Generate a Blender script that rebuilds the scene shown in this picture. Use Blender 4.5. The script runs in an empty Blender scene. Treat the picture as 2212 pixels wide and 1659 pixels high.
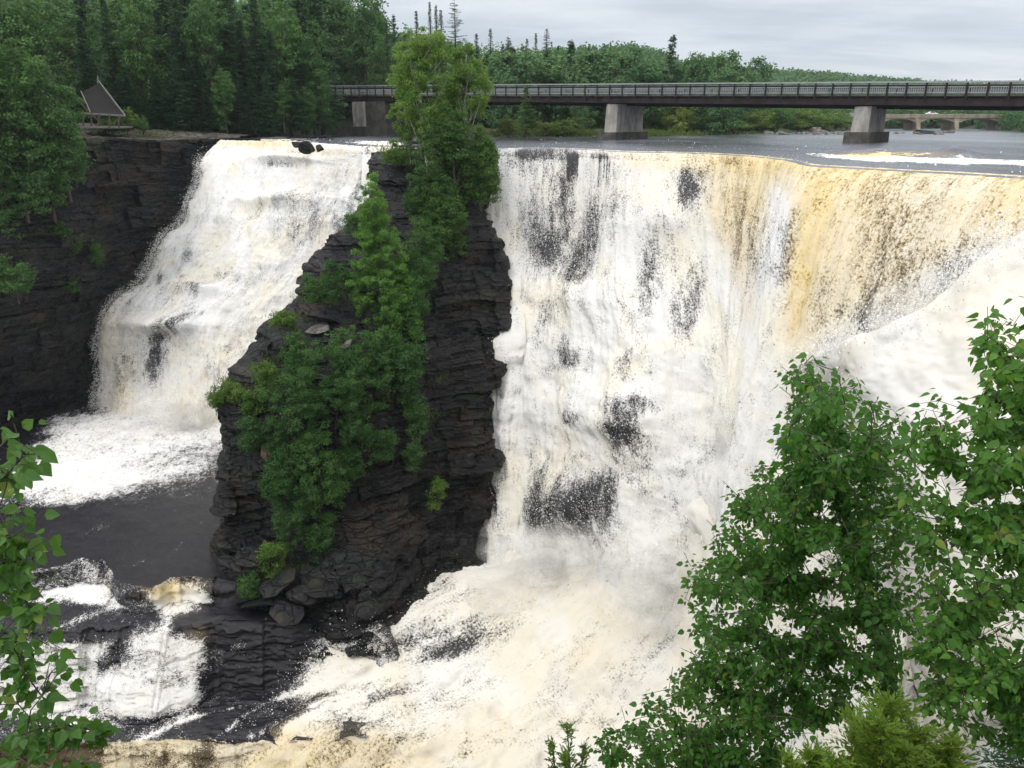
import bpy, math, random
import numpy as np
R = math.radians
S = bpy.context.scene
COL = S.collection
rng = np.random.default_rng(7)
random.seed(7)
# ------------------------------------------------------------------ view mapping (survey of the place: sight line + distance -> point)
F_ = 1703.0; CX = 1106.0; CY = 829.5; HOR = 265.0
PITCH = math.atan((CY-HOR)/F_); cP, sP = math.cos(PITCH), math.sin(PITCH)
WL = -2.2                                             # river level above the falls
def P(x, y, Y):
    x = np.asarray(x, float); y = np.asarray(y, float); Y = np.asarray(Y, float)
    dx = (x-CX)/F_; u = (CY-y)/F_
    t = Y/(cP+u*sP)
    return np.stack(np.broadcast_arrays(dx*t, Y, (-sP+u*cP)*t), -1)
def PZ(x, y, z):
    u = (CY-y)/F_; dz = -sP+u*cP
    return P(x, y, z/dz*(cP+u*sP))
def proj(p):
    p = np.asarray(p, float)
    d = p[..., 1]*cP-p[..., 2]*sP; d = np.where(np.abs(d) < .01, .01, d)
    return CX+F_*p[..., 0]/d, CY-F_*(p[..., 1]*sP+p[..., 2]*cP)/d
# ------------------------------------------------------------------ noise
def _h(ix, iy, iz, s):
    n = (ix*374761393+iy*668265263+iz*2147483647+s*1274126177) & 0xffffffff
    n = ((n ^ (n >> 13))*1274126177) & 0xffffffff
    n = ((n ^ (n >> 16))*2246822519) & 0xffffffff
    return ((n ^ (n >> 15)) & 0xffffff)/float(0xffffff)
def vn(p, s=0):
    f = np.floor(p).astype(np.int64); r = p-f; r = r*r*r*(r*(r*6-15)+10)
    x, y, z = f[..., 0], f[..., 1], f[..., 2]; a, b, c = r[..., 0], r[..., 1], r[..., 2]
    def L(q, w, t): return q+(w-q)*t
    return L(L(L(_h(x,y,z,s),_h(x+1,y,z,s),a), L(_h(x,y+1,z,s),_h(x+1,y+1,z,s),a), b),
             L(L(_h(x,y,z+1,s),_h(x+1,y,z+1,s),a), L(_h(x,y+1,z+1,s),_h(x+1,y+1,z+1,s),a), b), c)*2-1
def fbm(p, o=4, s=0, g=.5, ridge=False):
    t = 0; a = 1; q = np.asarray(p, float); n = 0
    for i in range(o):
        v = vn(q, s+i*17)
        t = t+a*((1-2*np.abs(v)) if ridge else v); n += a; a *= g; q = q*2.03+11.7
    return t/n
def sst(a, b, x):
    t = np.clip((x-a)/(b-a), 0, 1); return t*t*(3-2*t)
# ------------------------------------------------------------------ mesh + object helpers
def mesh(name, v, faces, k, smooth=False, attrs=None):
    """faces: (n,k) int array"""
    me = bpy.data.meshes.new(name)
    v = np.asarray(v, np.float32); faces = np.asarray(faces, np.int32)
    me.vertices.add(len(v)); me.vertices.foreach_set('co', v.ravel())
    me.loops.add(faces.size); me.loops.foreach_set('vertex_index', faces.ravel())
    me.polygons.add(len(faces)); me.polygons.foreach_set('loop_start', np.arange(0, faces.size, k, dtype=np.int32))
    try: me.polygons.foreach_set('loop_total', np.full(len(faces), k, np.int32))
    except Exception: pass
    me.polygons.foreach_set('use_smooth', np.full(len(faces), smooth))
    if attrs:
        for n, a in attrs.items():
            a = np.asarray(a, np.float32)
            if a.ndim == 1: at = me.attributes.new(n, 'FLOAT', 'POINT'); at.data.foreach_set('value', a)
            else: at = me.attributes.new(n, 'FLOAT_VECTOR', 'POINT'); at.data.foreach_set('vector', a.ravel())
    me.update(calc_edges=True); me.validate()
    return me
class MB:
    def __init__(s): s.v = []; s.f = []; s.n = 0
    def add(s, v, f):
        s.v.extend([tuple(q) for q in v]); s.f.extend([tuple(i+s.n for i in q) for q in f]); s.n += len(v)
    def box(s, a, b, bevel=0):
        x0,y0,z0 = a; x1,y1,z1 = b
        s.add([(x0,y0,z0),(x1,y0,z0),(x1,y1,z0),(x0,y1,z0),(x0,y0,z1),(x1,y0,z1),(x1,y1,z1),(x0,y1,z1)],
              [(0,3,2,1),(4,5,6,7),(0,1,5,4),(1,2,6,5),(2,3,7,6),(3,0,4,7)])
    def beam(s, a, b, w, h):
        a = np.array(a, float); b = np.array(b, float); d = b-a; d /= np.linalg.norm(d)
        u = np.array((0,0,1.)) if abs(d[2]) < .9 else np.array((0,1.,0))
        r = np.cross(d, u); r /= np.linalg.norm(r); u = np.cross(r, d)
        q = [a-r*w/2-u*h/2, a+r*w/2-u*h/2, a+r*w/2+u*h/2, a-r*w/2+u*h/2]; q += [p+b-a for p in q]
        s.add(q, [(0,1,2,3),(7,6,5,4),(0,4,5,1),(1,5,6,2),(2,6,7,3),(3,7,4,0)])
    def tube(s, pts, rad, n=6):
        pts = np.array(pts, float); m = len(pts); rad = np.broadcast_to(rad, (m,))
        d = np.gradient(pts, axis=0); vs = []
        for i in range(m):
            t = d[i]/(np.linalg.norm(d[i])+1e-9); u = np.array((0,0,1.)) if abs(t[2]) < .8 else np.array((1.,0,0))
            r = np.cross(t, u); r /= np.linalg.norm(r); u = np.cross(r, t)
            for j in range(n):
                a = 2*math.pi*j/n; vs.append(pts[i]+rad[i]*(math.cos(a)*r+math.sin(a)*u))
        fs = [(i*n+j, i*n+(j+1) % n, (i+1)*n+(j+1) % n, (i+1)*n+j) for i in range(m-1) for j in range(n)]
        fs.append(tuple(range((m-1)*n, m*n)))
        s.add(vs, fs)
    def mesh(s, name, smooth=False):
        me = bpy.data.meshes.new(name); me.from_pydata(s.v, [], s.f)
        if smooth: me.polygons.foreach_set('use_smooth', [True]*len(me.polygons))
        me.update(); return me
    def obj(s, name, mat, parent=None, smooth=False): return link(name, s.mesh(name, smooth), mat, parent)
def link(name, me, mat=None, parent=None, **kw):
    o = bpy.data.objects.new(name, me)
    if mat is not None and me is not None and not me.materials: me.materials.append(mat)
    COL.objects.link(o)
    if parent is not None: o.parent = parent
    for k, v in kw.items(): o[k] = v
    return o
def empty(name, loc, label, cat, group=None, rz=0, sc=1):
    o = bpy.data.objects.new(name, None); COL.objects.link(o)
    o.location = tuple(float(c) for c in loc); o.rotation_euler = (0, 0, rz)
    o.scale = (sc,)*3 if np.isscalar(sc) else sc
    o.empty_display_size = .1
    o['label'] = label; o['category'] = cat
    if group: o['group'] = group
    return o
def dup(src, loc, rz, sc, label, group=None):
    r = src.copy(); COL.objects.link(r); r.location = tuple(float(c) for c in loc); r.rotation_euler = (0, 0, rz)
    r.scale = (sc,)*3 if np.isscalar(sc) else sc
    r['label'] = label
    if group: r['group'] = group
    for ch in src.children:
        c = ch.copy(); COL.objects.link(c); c.parent = r
    return r
# ------------------------------------------------------------------ grids
def cat(c, t):
    """catmull-rom along axis 0 at parameters t (in control index units)"""
    n = len(c); i = np.clip(np.floor(t).astype(int), 0, n-2); f = (t-i).reshape((-1,)+(1,)*(c.ndim-1))
    p1 = c[i]; p2 = c[i+1]; p0 = np.where((i > 0).reshape(f.shape), c[np.maximum(i-1,0)], 2*p1-p2)
    p3 = np.where((i < n-2).reshape(f.shape), c[np.minimum(i+2,n-1)], 2*p2-p1)
    return .5*((2*p1)+(-p0+p2)*f+(2*p0-5*p1+4*p2-p3)*f**2+(-p0+3*p1-3*p2+p3)*f**3)
def lin(c, t):
    n = len(c); i = np.clip(np.floor(t).astype(int), 0, n-2); f = (t-i).reshape((-1,)+(1,)*(c.ndim-1))
    return c[i]*(1-f)+c[i+1]*f
def even(c, n, axis):
    """parameters that space n samples evenly by mean arc length along axis"""
    d = np.linalg.norm(np.diff(c, axis=axis), axis=-1).mean(axis=1-axis)
    s = np.concatenate([[0], np.cumsum(d+1e-3)]); return np.interp(np.linspace(0, s[-1], n), s, np.arange(len(s)))
def surf(ctrl, nv, nu, rows=cat):
    c = np.array(ctrl, float)
    g = rows(c, even(c, nv, 0)); g = np.swapaxes(cat(np.swapaxes(g, 0, 1), even(g, nu, 1)), 0, 1)
    return g
def normals(g):
    a = np.gradient(g, axis=0); b = np.gradient(g, axis=1); n = np.cross(b, a)
    n /= np.linalg.norm(n, axis=-1, keepdims=True)+1e-9; return n
def toward(n, d):
    s = np.sign((n*np.array(d)).sum(-1).mean()); return n*(s if s else 1)
def gridfaces(h, w):
    i = np.arange(h*w).reshape(h, w)
    return np.stack([i[:-1,:-1], i[1:,:-1], i[1:,1:], i[:-1,1:]], -1).reshape(-1, 4)
def gridmesh(name, g, smooth, attrs=None, flip=False):
    h, w = g.shape[:2]; f = gridfaces(h, w)
    if flip: f = f[:, ::-1]
    if attrs: attrs = {k: (v.reshape(-1) if v.ndim == 2 else v.reshape(-1, 3)) for k, v in attrs.items()}
    return mesh(name, g.reshape(-1, 3), f, 4, smooth, attrs)
def flow(g):
    du = np.linalg.norm(np.diff(g, axis=1), axis=-1).mean(0); dv = np.linalg.norm(np.diff(g, axis=0), axis=-1).mean(1)
    u = np.concatenate([[0], np.cumsum(du)]); v = np.concatenate([[0], np.cumsum(dv)])
    o = np.zeros(g.shape); o[..., 0] = u[None]; o[..., 1] = v[:, None]; return o
def blobs(g, L, base=0.):
    """soft elliptical patches: (x, y, rx, ry, lean in degrees, amount) -> summed"""
    x, y = proj(g); o = np.full(x.shape, base, float)
    for (bx, by, rx, ry, a, s) in L:
        ca, sa = math.cos(R(a)), math.sin(R(a)); dx, dy = x-bx, y-by
        q = ((dx*ca+dy*sa)/rx)**2+((-dx*sa+dy*ca)/ry)**2
        o += s*np.exp(-q**1.3)
    return o
def lines(g, L):
    x, y = proj(g); o = np.zeros(x.shape)
    for pts, w, s in L:
        d = np.full(x.shape, 1e9)
        for (ax, ay), (bx, by) in zip(pts[:-1], pts[1:]):
            t = np.clip(((x-ax)*(bx-ax)+(y-ay)*(by-ay))/((bx-ax)**2+(by-ay)**2), 0, 1)
            d = np.minimum(d, np.hypot(x-ax-t*(bx-ax), y-ay-t*(by-ay)))
        o = np.maximum(o, s*np.exp(-(d/w)**2))
    return o
def inpoly(x, y, poly, soft=1.):
    """signed distance (positive inside) / soft"""
    x = np.asarray(x, float); y = np.asarray(y, float); ins = np.zeros(x.shape, bool); d = np.full(x.shape, 1e9); n = len(poly)
    for i in range(n):
        ax, ay = poly[i]; bx, by = poly[(i+1) % n]
        t = np.clip(((x-ax)*(bx-ax)+(y-ay)*(by-ay))/((bx-ax)**2+(by-ay)**2+1e-9), 0, 1)
        d = np.minimum(d, np.hypot(x-ax-t*(bx-ax), y-ay-t*(by-ay)))
        c = ((ay > y) != (by > y)) & (x < (bx-ax)*(y-ay)/(by-ay+1e-12)+ax); ins ^= c
    return np.where(ins, d, -d)/soft
def ev(x, pts):
    return np.interp(x, [p[0] for p in pts], [p[1] for p in pts])
# ------------------------------------------------------------------ materials
class NT:
    def __init__(s, nt): s.t = nt; nt.nodes.clear()
    def n(s, ty, _p=None, **kw):
        nd = s.t.nodes.new(ty)
        for k, v in (_p or {}).items(): setattr(nd, k, v)
        for k, v in kw.items():
            k = k.replace('_', ' ') if k not in nd.inputs else k
            s.set(nd.inputs[int(k[1:])] if k[0] == 'i' and k[1:].isdigit() else nd.inputs[k], v)
        return nd
    def set(s, sock, v):
        if isinstance(v, bpy.types.NodeSocket): s.t.links.new(v, sock)
        elif isinstance(v, bpy.types.Node): s.t.links.new(v.outputs[0], sock)
        else:
            if hasattr(sock.default_value, '__len__') and len(sock.default_value) == 4 and len(v) == 3: v = (*v, 1)
            sock.default_value = v
    def m(s, op, a, b=0., c=0., clamp=False):
        nd = s.t.nodes.new('ShaderNodeMath'); nd.operation = op; nd.use_clamp = clamp
        for i, v in enumerate((a, b, c)): s.set(nd.inputs[i], v)
        return nd.outputs[0]
    def mix(s, f, a, b, bt='MIX'):
        nd = s.t.nodes.new('ShaderNodeMix'); nd.data_type = 'RGBA'; nd.blend_type = bt; nd.clamp_factor = True
        s.set(nd.inputs[0], f); s.set(nd.inputs[6], a); s.set(nd.inputs[7], b); return nd.outputs[2]
    def ss(s, x, lo, hi, a=0., b=1.):
        nd = s.t.nodes.new('ShaderNodeMapRange'); nd.interpolation_type = 'SMOOTHSTEP'
        for i, v in enumerate((x, lo, hi, a, b)): s.set(nd.inputs[i], v)
        return nd.outputs[0]
    def attr(s, name): return s.n('ShaderNodeAttribute', {'attribute_name': name})
    def mapv(s, vec, sc): 
        nd = s.n('ShaderNodeMapping'); s.set(nd.inputs[0], vec); nd.inputs['Scale'].default_value = sc; return nd.outputs[0]
    def noise(s, vec, sc, det=4, ro=.5, dist=0.): 
        nd = s.n('ShaderNodeTexNoise', Scale=sc, Detail=det, Roughness=ro, Distortion=dist); s.set(nd.inputs['Vector'], vec); return nd.outputs['Fac']
def material(name):
    m = bpy.data.materials.new(name); m.use_nodes = True; g = NT(m.node_tree); g.mat = m; return m, g
def out(g, sh, vol=None):
    o = g.t.nodes.new('ShaderNodeOutputMaterial')
    if sh is not None: g.t.links.new(sh.outputs[0], o.inputs[0])
    if vol is not None: g.t.links.new(vol.outputs[0], o.inputs[1])
def simple(name, col, rough=.7, var=.25, scale=3., bump=.2, metal=0., stretch=(1,1,1), col2=None):
    m, g = material(name); co = g.n('ShaderNodeTexCoord').outputs['Object']; co = g.mapv(co, stretch)
    n = g.noise(co, scale, 6, .6)
    a = tuple(c*(1-var) for c in col); b = col2 or tuple(min(1, c*(1+var)) for c in col)
    c = g.mix(g.ss(n, .3, .7), a, b)
    bp = g.n('ShaderNodeBump', Strength=bump, Distance=.05); g.set(bp.inputs['Height'], n)
    p = g.n('ShaderNodeBsdfPrincipled', Roughness=rough, Metallic=metal); g.set(p.inputs['Base Color'], c); g.set(p.inputs['Normal'], bp)
    out(g, p); return m
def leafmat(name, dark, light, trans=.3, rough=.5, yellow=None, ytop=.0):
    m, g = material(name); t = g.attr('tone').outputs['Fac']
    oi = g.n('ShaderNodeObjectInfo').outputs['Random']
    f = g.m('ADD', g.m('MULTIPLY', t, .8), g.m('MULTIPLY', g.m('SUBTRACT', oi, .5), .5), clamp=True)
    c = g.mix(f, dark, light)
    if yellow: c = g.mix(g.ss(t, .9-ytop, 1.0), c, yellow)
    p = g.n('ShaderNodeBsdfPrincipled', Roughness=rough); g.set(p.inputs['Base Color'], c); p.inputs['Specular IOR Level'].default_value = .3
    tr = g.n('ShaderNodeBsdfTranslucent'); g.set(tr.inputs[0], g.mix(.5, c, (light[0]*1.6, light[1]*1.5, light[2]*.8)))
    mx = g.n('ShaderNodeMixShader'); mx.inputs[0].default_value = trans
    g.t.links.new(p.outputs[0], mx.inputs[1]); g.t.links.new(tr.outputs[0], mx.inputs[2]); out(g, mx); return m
def rockmat(name, dark, light, brown, bamt=.45, rough=.5, moss=.25, bands=1.0, spec=.25):
    m, g = material(name); co = g.n('ShaderNodeTexCoord').outputs['Object']
    warp = g.noise(co, .35, 3, .5)
    cv = g.n('ShaderNodeVectorMath', {'operation': 'MULTIPLY_ADD'}); g.set(cv.inputs[0], g.n('ShaderNodeCombineXYZ', X=0., Y=0.).outputs[0]); 
    cz = g.n('ShaderNodeCombineXYZ'); g.set(cz.inputs[2], g.m('MULTIPLY', warp, 1.6))
    ad = g.n('ShaderNodeVectorMath', {'operation': 'ADD'}); g.set(ad.inputs[0], co); g.set(ad.inputs[1], cz)
    b1 = g.noise(g.mapv(ad.outputs[0], (.25,.25,3.2*bands)), 1.0, 8, .7)
    b2 = g.noise(co, 1.3, 8, .65); b3 = g.noise(g.mapv(ad.outputs[0], (.7,.7,9*bands)), 1.0, 6, .7)
    v = g.n('ShaderNodeTexVoronoi', {'feature': 'DISTANCE_TO_EDGE'}, Scale=1.0); g.set(v.inputs['Vector'], g.mapv(ad.outputs[0], (.5,.5,1.9)))
    crack = g.ss(v.outputs['Distance'], .0, .06)
    c = g.mix(g.ss(b1, .35, .68), dark, light)
    c = g.mix(g.m('MULTIPLY', g.ss(g.noise(co, .22, 4, .6), .5, .68), bamt), c, brown)
    c = g.mix(g.ss(b3, .58, .70, 0, .7), c, tuple(x*2.8 for x in light))
    c = g.mix(g.m('MULTIPLY', g.ss(g.noise(co, .5, 6, .7), .54, .66), moss), c, (.025,.045,.012))
    c = g.mix(g.ss(b2, .2, .42, .75, 0), c, tuple(x*.4 for x in dark))
    c = g.mix(crack, tuple(x*.3 for x in dark), c)
    hgt = g.m('ADD', g.m('ADD', g.m('MULTIPLY', b1, .5), g.m('MULTIPLY', b3, .4)), g.m('ADD', g.m('MULTIPLY', b2, .6), g.m('MULTIPLY', crack, .25)))
    bp = g.n('ShaderNodeBump', Strength=.9, Distance=.35); g.set(bp.inputs['Height'], hgt)
    p = g.n('ShaderNodeBsdfPrincipled'); g.set(p.inputs['Roughness'], g.ss(b2, .3, .7, rough-.15, rough+.3)); g.set(p.inputs['Base Color'], c); g.set(p.inputs['Normal'], bp)
    p.inputs['Specular IOR Level'].default_value = spec
    out(g, p); return m
def foammat(name, vst=.3, sc=1.0, alpha=True, net=.0, white=(.92,.915,.90), cream=(.88,.82,.69), tea=(.64,.48,.20), dark=(.016,.017,.022), tdark=(.17,.12,.05), creamamt=.55, bump=.5, sharp=.16, soft=.6, fine=1.):
    """white water: attributes foam (cover), tea (brown stain), edge (fray), flow (metres across, metres down)"""
    m, g = material(name); fl = g.attr('flow').outputs['Vector']; foam = g.attr('foam').outputs['Fac']; ta = g.attr('tea').outputs['Fac']; ed = g.attr('edge').outputs['Fac']
    st = g.mapv(fl, (1, vst, 1))
    n1 = g.noise(st, .55*sc, 5, .6, .4); n2 = g.noise(st, 2.3*sc, 7, .72, .3); st2 = g.mapv(fl, (1, min(1, vst*1.8), 1)); n3 = g.noise(st2, 8.0*sc, 4, .8)
    k = g.m('ADD', g.m('MULTIPLY', g.m('SUBTRACT', n1, .5), 2.2), g.m('ADD', g.m('MULTIPLY', g.m('SUBTRACT', n2, .5), 3.2), g.m('MULTIPLY', g.m('SUBTRACT', n3, .5), 5.2)))
    if net:
        q = g.noise(g.mapv(fl, (1, .75, 1)), 1.15*sc, 5, .6, 1.2); q2 = g.noise(g.mapv(fl, (1, .8, 1)), 3.3*sc, 4, .65, .8)
        rid = g.m('SUBTRACT', 1., g.m('MULTIPLY', g.m('ABSOLUTE', g.m('SUBTRACT', q, .5)), 9.)); rid2 = g.m('SUBTRACT', 1., g.m('MULTIPLY', g.m('ABSOLUTE', g.m('SUBTRACT', q2, .5)), 7.))
        k = g.m('ADD', k, g.m('MULTIPLY', g.m('MAXIMUM', rid, g.m('MULTIPLY', rid2, .85)), net))
    T_ = g.m('ADD', g.m('SUBTRACT', g.m('MULTIPLY', foam, 2.5), 1.25), k)
    w = g.ss(T_, -sharp*1.3, sharp*2.2)
    cn = g.noise(fl, .16*sc, 4, .6, .5)
    cm = g.m('MULTIPLY', g.ss(cn, .42, .66), creamamt)
    wc = g.mix(cm, white, cream)
    wc = g.mix(g.ss(T_, .1, 1.15, .55, 0.), wc, g.mix(ta, (.50,.49,.50), (.42,.32,.16)))
    tm = g.m('MULTIPLY', ta, g.ss(n2, .25, .75, 1.05, .55), clamp=True)
    n4 = g.noise(g.mapv(fl, (1, .045, 1)), 1.5, 5, .6)
    wc = g.mix(tm, wc, g.mix(g.ss(n4, .40, .62), tea, tuple(min(.9, c*1.22+.05) for c in tea)))
    dc = g.mix(ta, dark, tdark)
    c = g.mix(w, dc, wc)
    h = g.m('ADD', g.m('MULTIPLY', n2, .8), g.m('ADD', g.m('MULTIPLY', n3, .35), g.m('MULTIPLY', w, .25)))
    bp = g.n('ShaderNodeBump', Strength=bump, Distance=.30); g.set(bp.inputs['Height'], h)
    p = g.n('ShaderNodeBsdfPrincipled'); g.set(p.inputs['Base Color'], c); g.set(p.inputs['Roughness'], g.ss(w, 0, 1, .22, .8)); vm1 = g.n('ShaderNodeMix', {'data_type': 'VECTOR'}); g.set(vm1.inputs[0], g.m('MULTIPLY', w, soft)); g.set(vm1.inputs[4], bp.outputs[0]); vm1.inputs[5].default_value = (-.15,-.55,.82)
    vm2 = g.n('ShaderNodeVectorMath', {'operation': 'NORMALIZE'}); g.set(vm2.inputs[0], vm1.outputs[1]); g.set(p.inputs['Normal'], vm2.outputs[0])
    g.set(p.inputs['Specular IOR Level'], g.ss(w, 0, 1, .5, .1))
    if alpha:
        a = g.ss(g.m('ADD', ed, g.m('ADD', g.m('MULTIPLY', g.m('SUBTRACT', n2, .5), 1.6), g.m('MULTIPLY', g.m('SUBTRACT', n3, .5), 1.6))), .46, .54)
        g.set(p.inputs['Alpha'], a)
    out(g, p); return m
def rivermat(name):
    m, g = material(name); fl = g.n('ShaderNodeTexCoord').outputs['Object']; foam = g.attr('foam').outputs['Fac']; ta = g.attr('tea').outputs['Fac']
    n1 = g.noise(g.mapv(fl, (.7,.5,1)), 1.1, 8, .65, .3); n2 = g.noise(g.mapv(fl, (1,.45,1)), 3.2, 5, .7); nb = g.noise(g.mapv(fl, (.12,.03,1)), 1., 4, .6)
    k = g.m('ADD', g.m('MULTIPLY', g.m('SUBTRACT', n1, .5), 4.5), g.m('MULTIPLY', g.m('SUBTRACT', n2, .5), 4.))
    w = g.ss(g.m('ADD', g.m('SUBTRACT', g.m('MULTIPLY', foam, 2.4), 1.25), k), -.15, .3)
    c = g.mix(w, g.mix(ta, g.mix(g.ss(nb,.35,.65), (.055,.060,.076), (.17,.18,.22)), (.30,.19,.05)), g.mix(ta, (.88,.87,.85), (.74,.60,.32)))
    bp = g.n('ShaderNodeBump', Strength=.55, Distance=.25); g.set(bp.inputs['Height'], g.m('ADD', n1, g.m('MULTIPLY', n2, .6)))
    p = g.n('ShaderNodeBsdfPrincipled'); g.set(p.inputs['Base Color'], c); g.set(p.inputs['Roughness'], g.ss(w, 0, 1, .16, .8)); g.set(p.inputs['Normal'], bp)
    out(g, p); return m
M = {}
M['rock'] = rockmat('shale', (.004,.0042,.006), (.017,.0165,.0185), (.050,.032,.020), .55, .42, .5, spec=.4)
M['rockbrown'] = rockmat('brown_shale', (.012,.012,.013), (.038,.035,.033), (.06,.042,.028), .8, .6, .45)
M['slab'] = rockmat('wet_slab', (.016,.016,.020), (.034,.034,.041), (.03,.026,.024), .25, .3, .0, .4)
M['ledge'] = rockmat('ledge_top', (.06,.055,.045), (.15,.14,.125), (.10,.085,.055), .6, .7, .5, .8)
M['boulder'] = rockmat('boulder', (.012,.012,.013), (.036,.035,.035), (.05,.038,.028), .4, .5, .1)
M['pale'] = rockmat('pale_boulder', (.12,.10,.09), (.28,.24,.22), (.2,.14,.10), .6, .7, .0)
M['fall'] = foammat('falling_water', .42, 1., dark=(.030,.030,.036), white=(.84,.83,.81), creamamt=.8, soft=.45, net=.2, sharp=.34)
M['fallL'] = foammat('falling_water_wide', .55, 1.05, creamamt=.85, dark=(.03,.03,.036), white=(.84,.835,.825), soft=.42, net=.3, sharp=.30)
M['rapid'] = foammat('rapids', .38, .9, sharp=.30, net=.35, creamamt=.75, bump=.45, soft=.85, white=(.90,.887,.86))
M['terr'] = foammat('thin_water_on_rock', .6, 1.15, alpha=False, net=.9, white=(.88,.875,.865), dark=(.018,.0175,.023), creamamt=.35, sharp=.14, soft=.5)
M['river'] = rivermat('river_water')
M['bark'] = simple('bark', (.07,.055,.045), .85, .4, 8, .5, stretch=(1,1,.25))
M['birchbark'] = simple('birch_bark', (.55,.53,.48), .7, .5, 3, .2, stretch=(.6,.6,3), col2=(.68,.66,.62))
M['twig'] = simple('twig', (.055,.04,.03), .8, .3, 10, .2)
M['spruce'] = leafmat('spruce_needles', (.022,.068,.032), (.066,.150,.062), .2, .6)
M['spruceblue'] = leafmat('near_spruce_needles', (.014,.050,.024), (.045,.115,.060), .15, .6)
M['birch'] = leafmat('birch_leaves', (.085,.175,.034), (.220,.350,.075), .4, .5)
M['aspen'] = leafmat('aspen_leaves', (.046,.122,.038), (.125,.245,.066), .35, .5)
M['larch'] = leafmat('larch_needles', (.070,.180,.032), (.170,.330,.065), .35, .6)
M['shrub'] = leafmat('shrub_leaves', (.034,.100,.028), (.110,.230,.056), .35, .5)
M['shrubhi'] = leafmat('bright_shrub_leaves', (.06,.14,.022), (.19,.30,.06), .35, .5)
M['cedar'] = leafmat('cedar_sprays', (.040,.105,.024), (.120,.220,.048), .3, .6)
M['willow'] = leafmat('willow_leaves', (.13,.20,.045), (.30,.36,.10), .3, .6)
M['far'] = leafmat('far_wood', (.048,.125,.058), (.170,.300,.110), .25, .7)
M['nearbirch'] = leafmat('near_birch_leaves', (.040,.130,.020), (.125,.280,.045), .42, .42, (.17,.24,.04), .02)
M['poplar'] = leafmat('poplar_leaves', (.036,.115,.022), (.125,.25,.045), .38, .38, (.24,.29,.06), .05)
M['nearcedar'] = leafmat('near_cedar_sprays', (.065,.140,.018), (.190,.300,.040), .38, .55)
M['grass'] = leafmat('grass_blades', (.045,.09,.018), (.14,.20,.04), .3, .6)
M['steel'] = simple('weathered_steel', (.014,.011,.011), .75, .3, 2, .1)
M['rust'] = simple('rusty_steel', (.026,.018,.018), .85, .5, 1.2, .2)
M['rail'] = simple('galvanised_rail', (.30,.33,.33), .45, .15, 3, .05)
M['picket'] = simple('fence_metal', (.16,.17,.18), .6, .2, 3, .05)
M['shadewood'] = simple('stair_shade_dark', (.012,.011,.010), .95, .3, 6, .2, stretch=(1,1,.2))  # near-black colour standing in for the shade inside the stair
M['concrete'] = simple('concrete', (.36,.33,.30), .85, .3, 1.3, .3, stretch=(1,1,.5), col2=(.46,.44,.41))
M['concrete2'] = simple('dark_concrete', (.085,.078,.070), .9, .4, 1.0, .3)
M['arch'] = simple('old_concrete', (.42,.36,.27), .85, .25, .6, .2, stretch=(1,1,.4))
M['asphalt'] = simple('asphalt', (.05,.05,.052), .9)
M['wood'] = simple('grey_wood', (.17,.17,.16), .8, .25, 6, .3)
M['wooddark'] = simple('brown_wood', (.07,.055,.04), .85, .3, 6, .3)
M['soil'] = simple('forest_floor', (.030,.040,.018), .95, .5, .8, .5, col2=(.06,.08,.03))
M['shore'] = simple('shore_stones', (.13,.12,.11), .9, .6, 2.5, .8)
M['carpaint'] = simple('white_car_paint', (.75,.76,.78), .35, .03, 1, 0)
M['glass'] = simple('dark_glass', (.03,.035,.04), .1, .1, 1, 0)
M['tyre'] = simple('tyre', (.02,.02,.02), .9)
M['signblue'] = simple('sign_panel', (.22,.24,.27), .6)
M['pink'] = simple('pink_rock', (.38,.20,.16), .8, .4, 2.5, .6)
# ------------------------------------------------------------------ the right-hand (horseshoe) fall
def spray(name, pts, size, mat, parent, spread=.35, aniso=(1,1,1.6)):
    """loose drops: small tetrahedra thrown around the given points"""
    n = len(pts); c = pts+rng.normal(0, spread, (n, 3))*np.array(aniso)
    s = size*rng.uniform(.35, 1.3, n)**1.5
    t = rng.normal(0, 1, (n, 4, 3)); t /= np.linalg.norm(t, axis=-1, keepdims=True)
    v = c[:, None]+t*s[:, None, None]*np.array((1, 1, 1.4))
    b = np.arange(n)[:, None]*4
    f = np.stack([b+np.array(q) for q in ((0,1,2),(0,2,3),(0,3,1),(1,3,2))], 1).reshape(-1, 3)
    o = link(name, mesh(name, v.reshape(-1, 3), f, 3), mat, parent); o['kind'] = 'stuff'; return o
def pick(g, w, n, soft=0):
    w = np.clip(w, 0, None).ravel(); idx = rng.choice(len(w), n, p=w/w.sum()); return g.reshape(-1, 3)[idx]
m, gg = material('spray_drops'); pr = gg.n('ShaderNodeBsdfPrincipled', Roughness=.7); pr.inputs['Base Color'].default_value = (.93,.92,.9,1); out(gg, pr); M['drop'] = m

LIP = [(900,322),(1000,322),(1085,321),(1150,320),(1250,322),(1340,327),(1430,329),(1520,331),(1610,336),(1680,343),(1715,349),(1750,357),(1850,363),(1960,369),(2080,375),(2212,383),(2330,391),(2460,400),(2600,409)]
lipw = np.array([PZ(x, y, WL) for x, y in LIP]); lipw[0] = (-14, 78, WL); lipw[1] = (-6.5, 76, WL); lipw = np.concatenate([lipw, [(30,28,WL),(37,25,WL),(48,23,WL)]])
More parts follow.
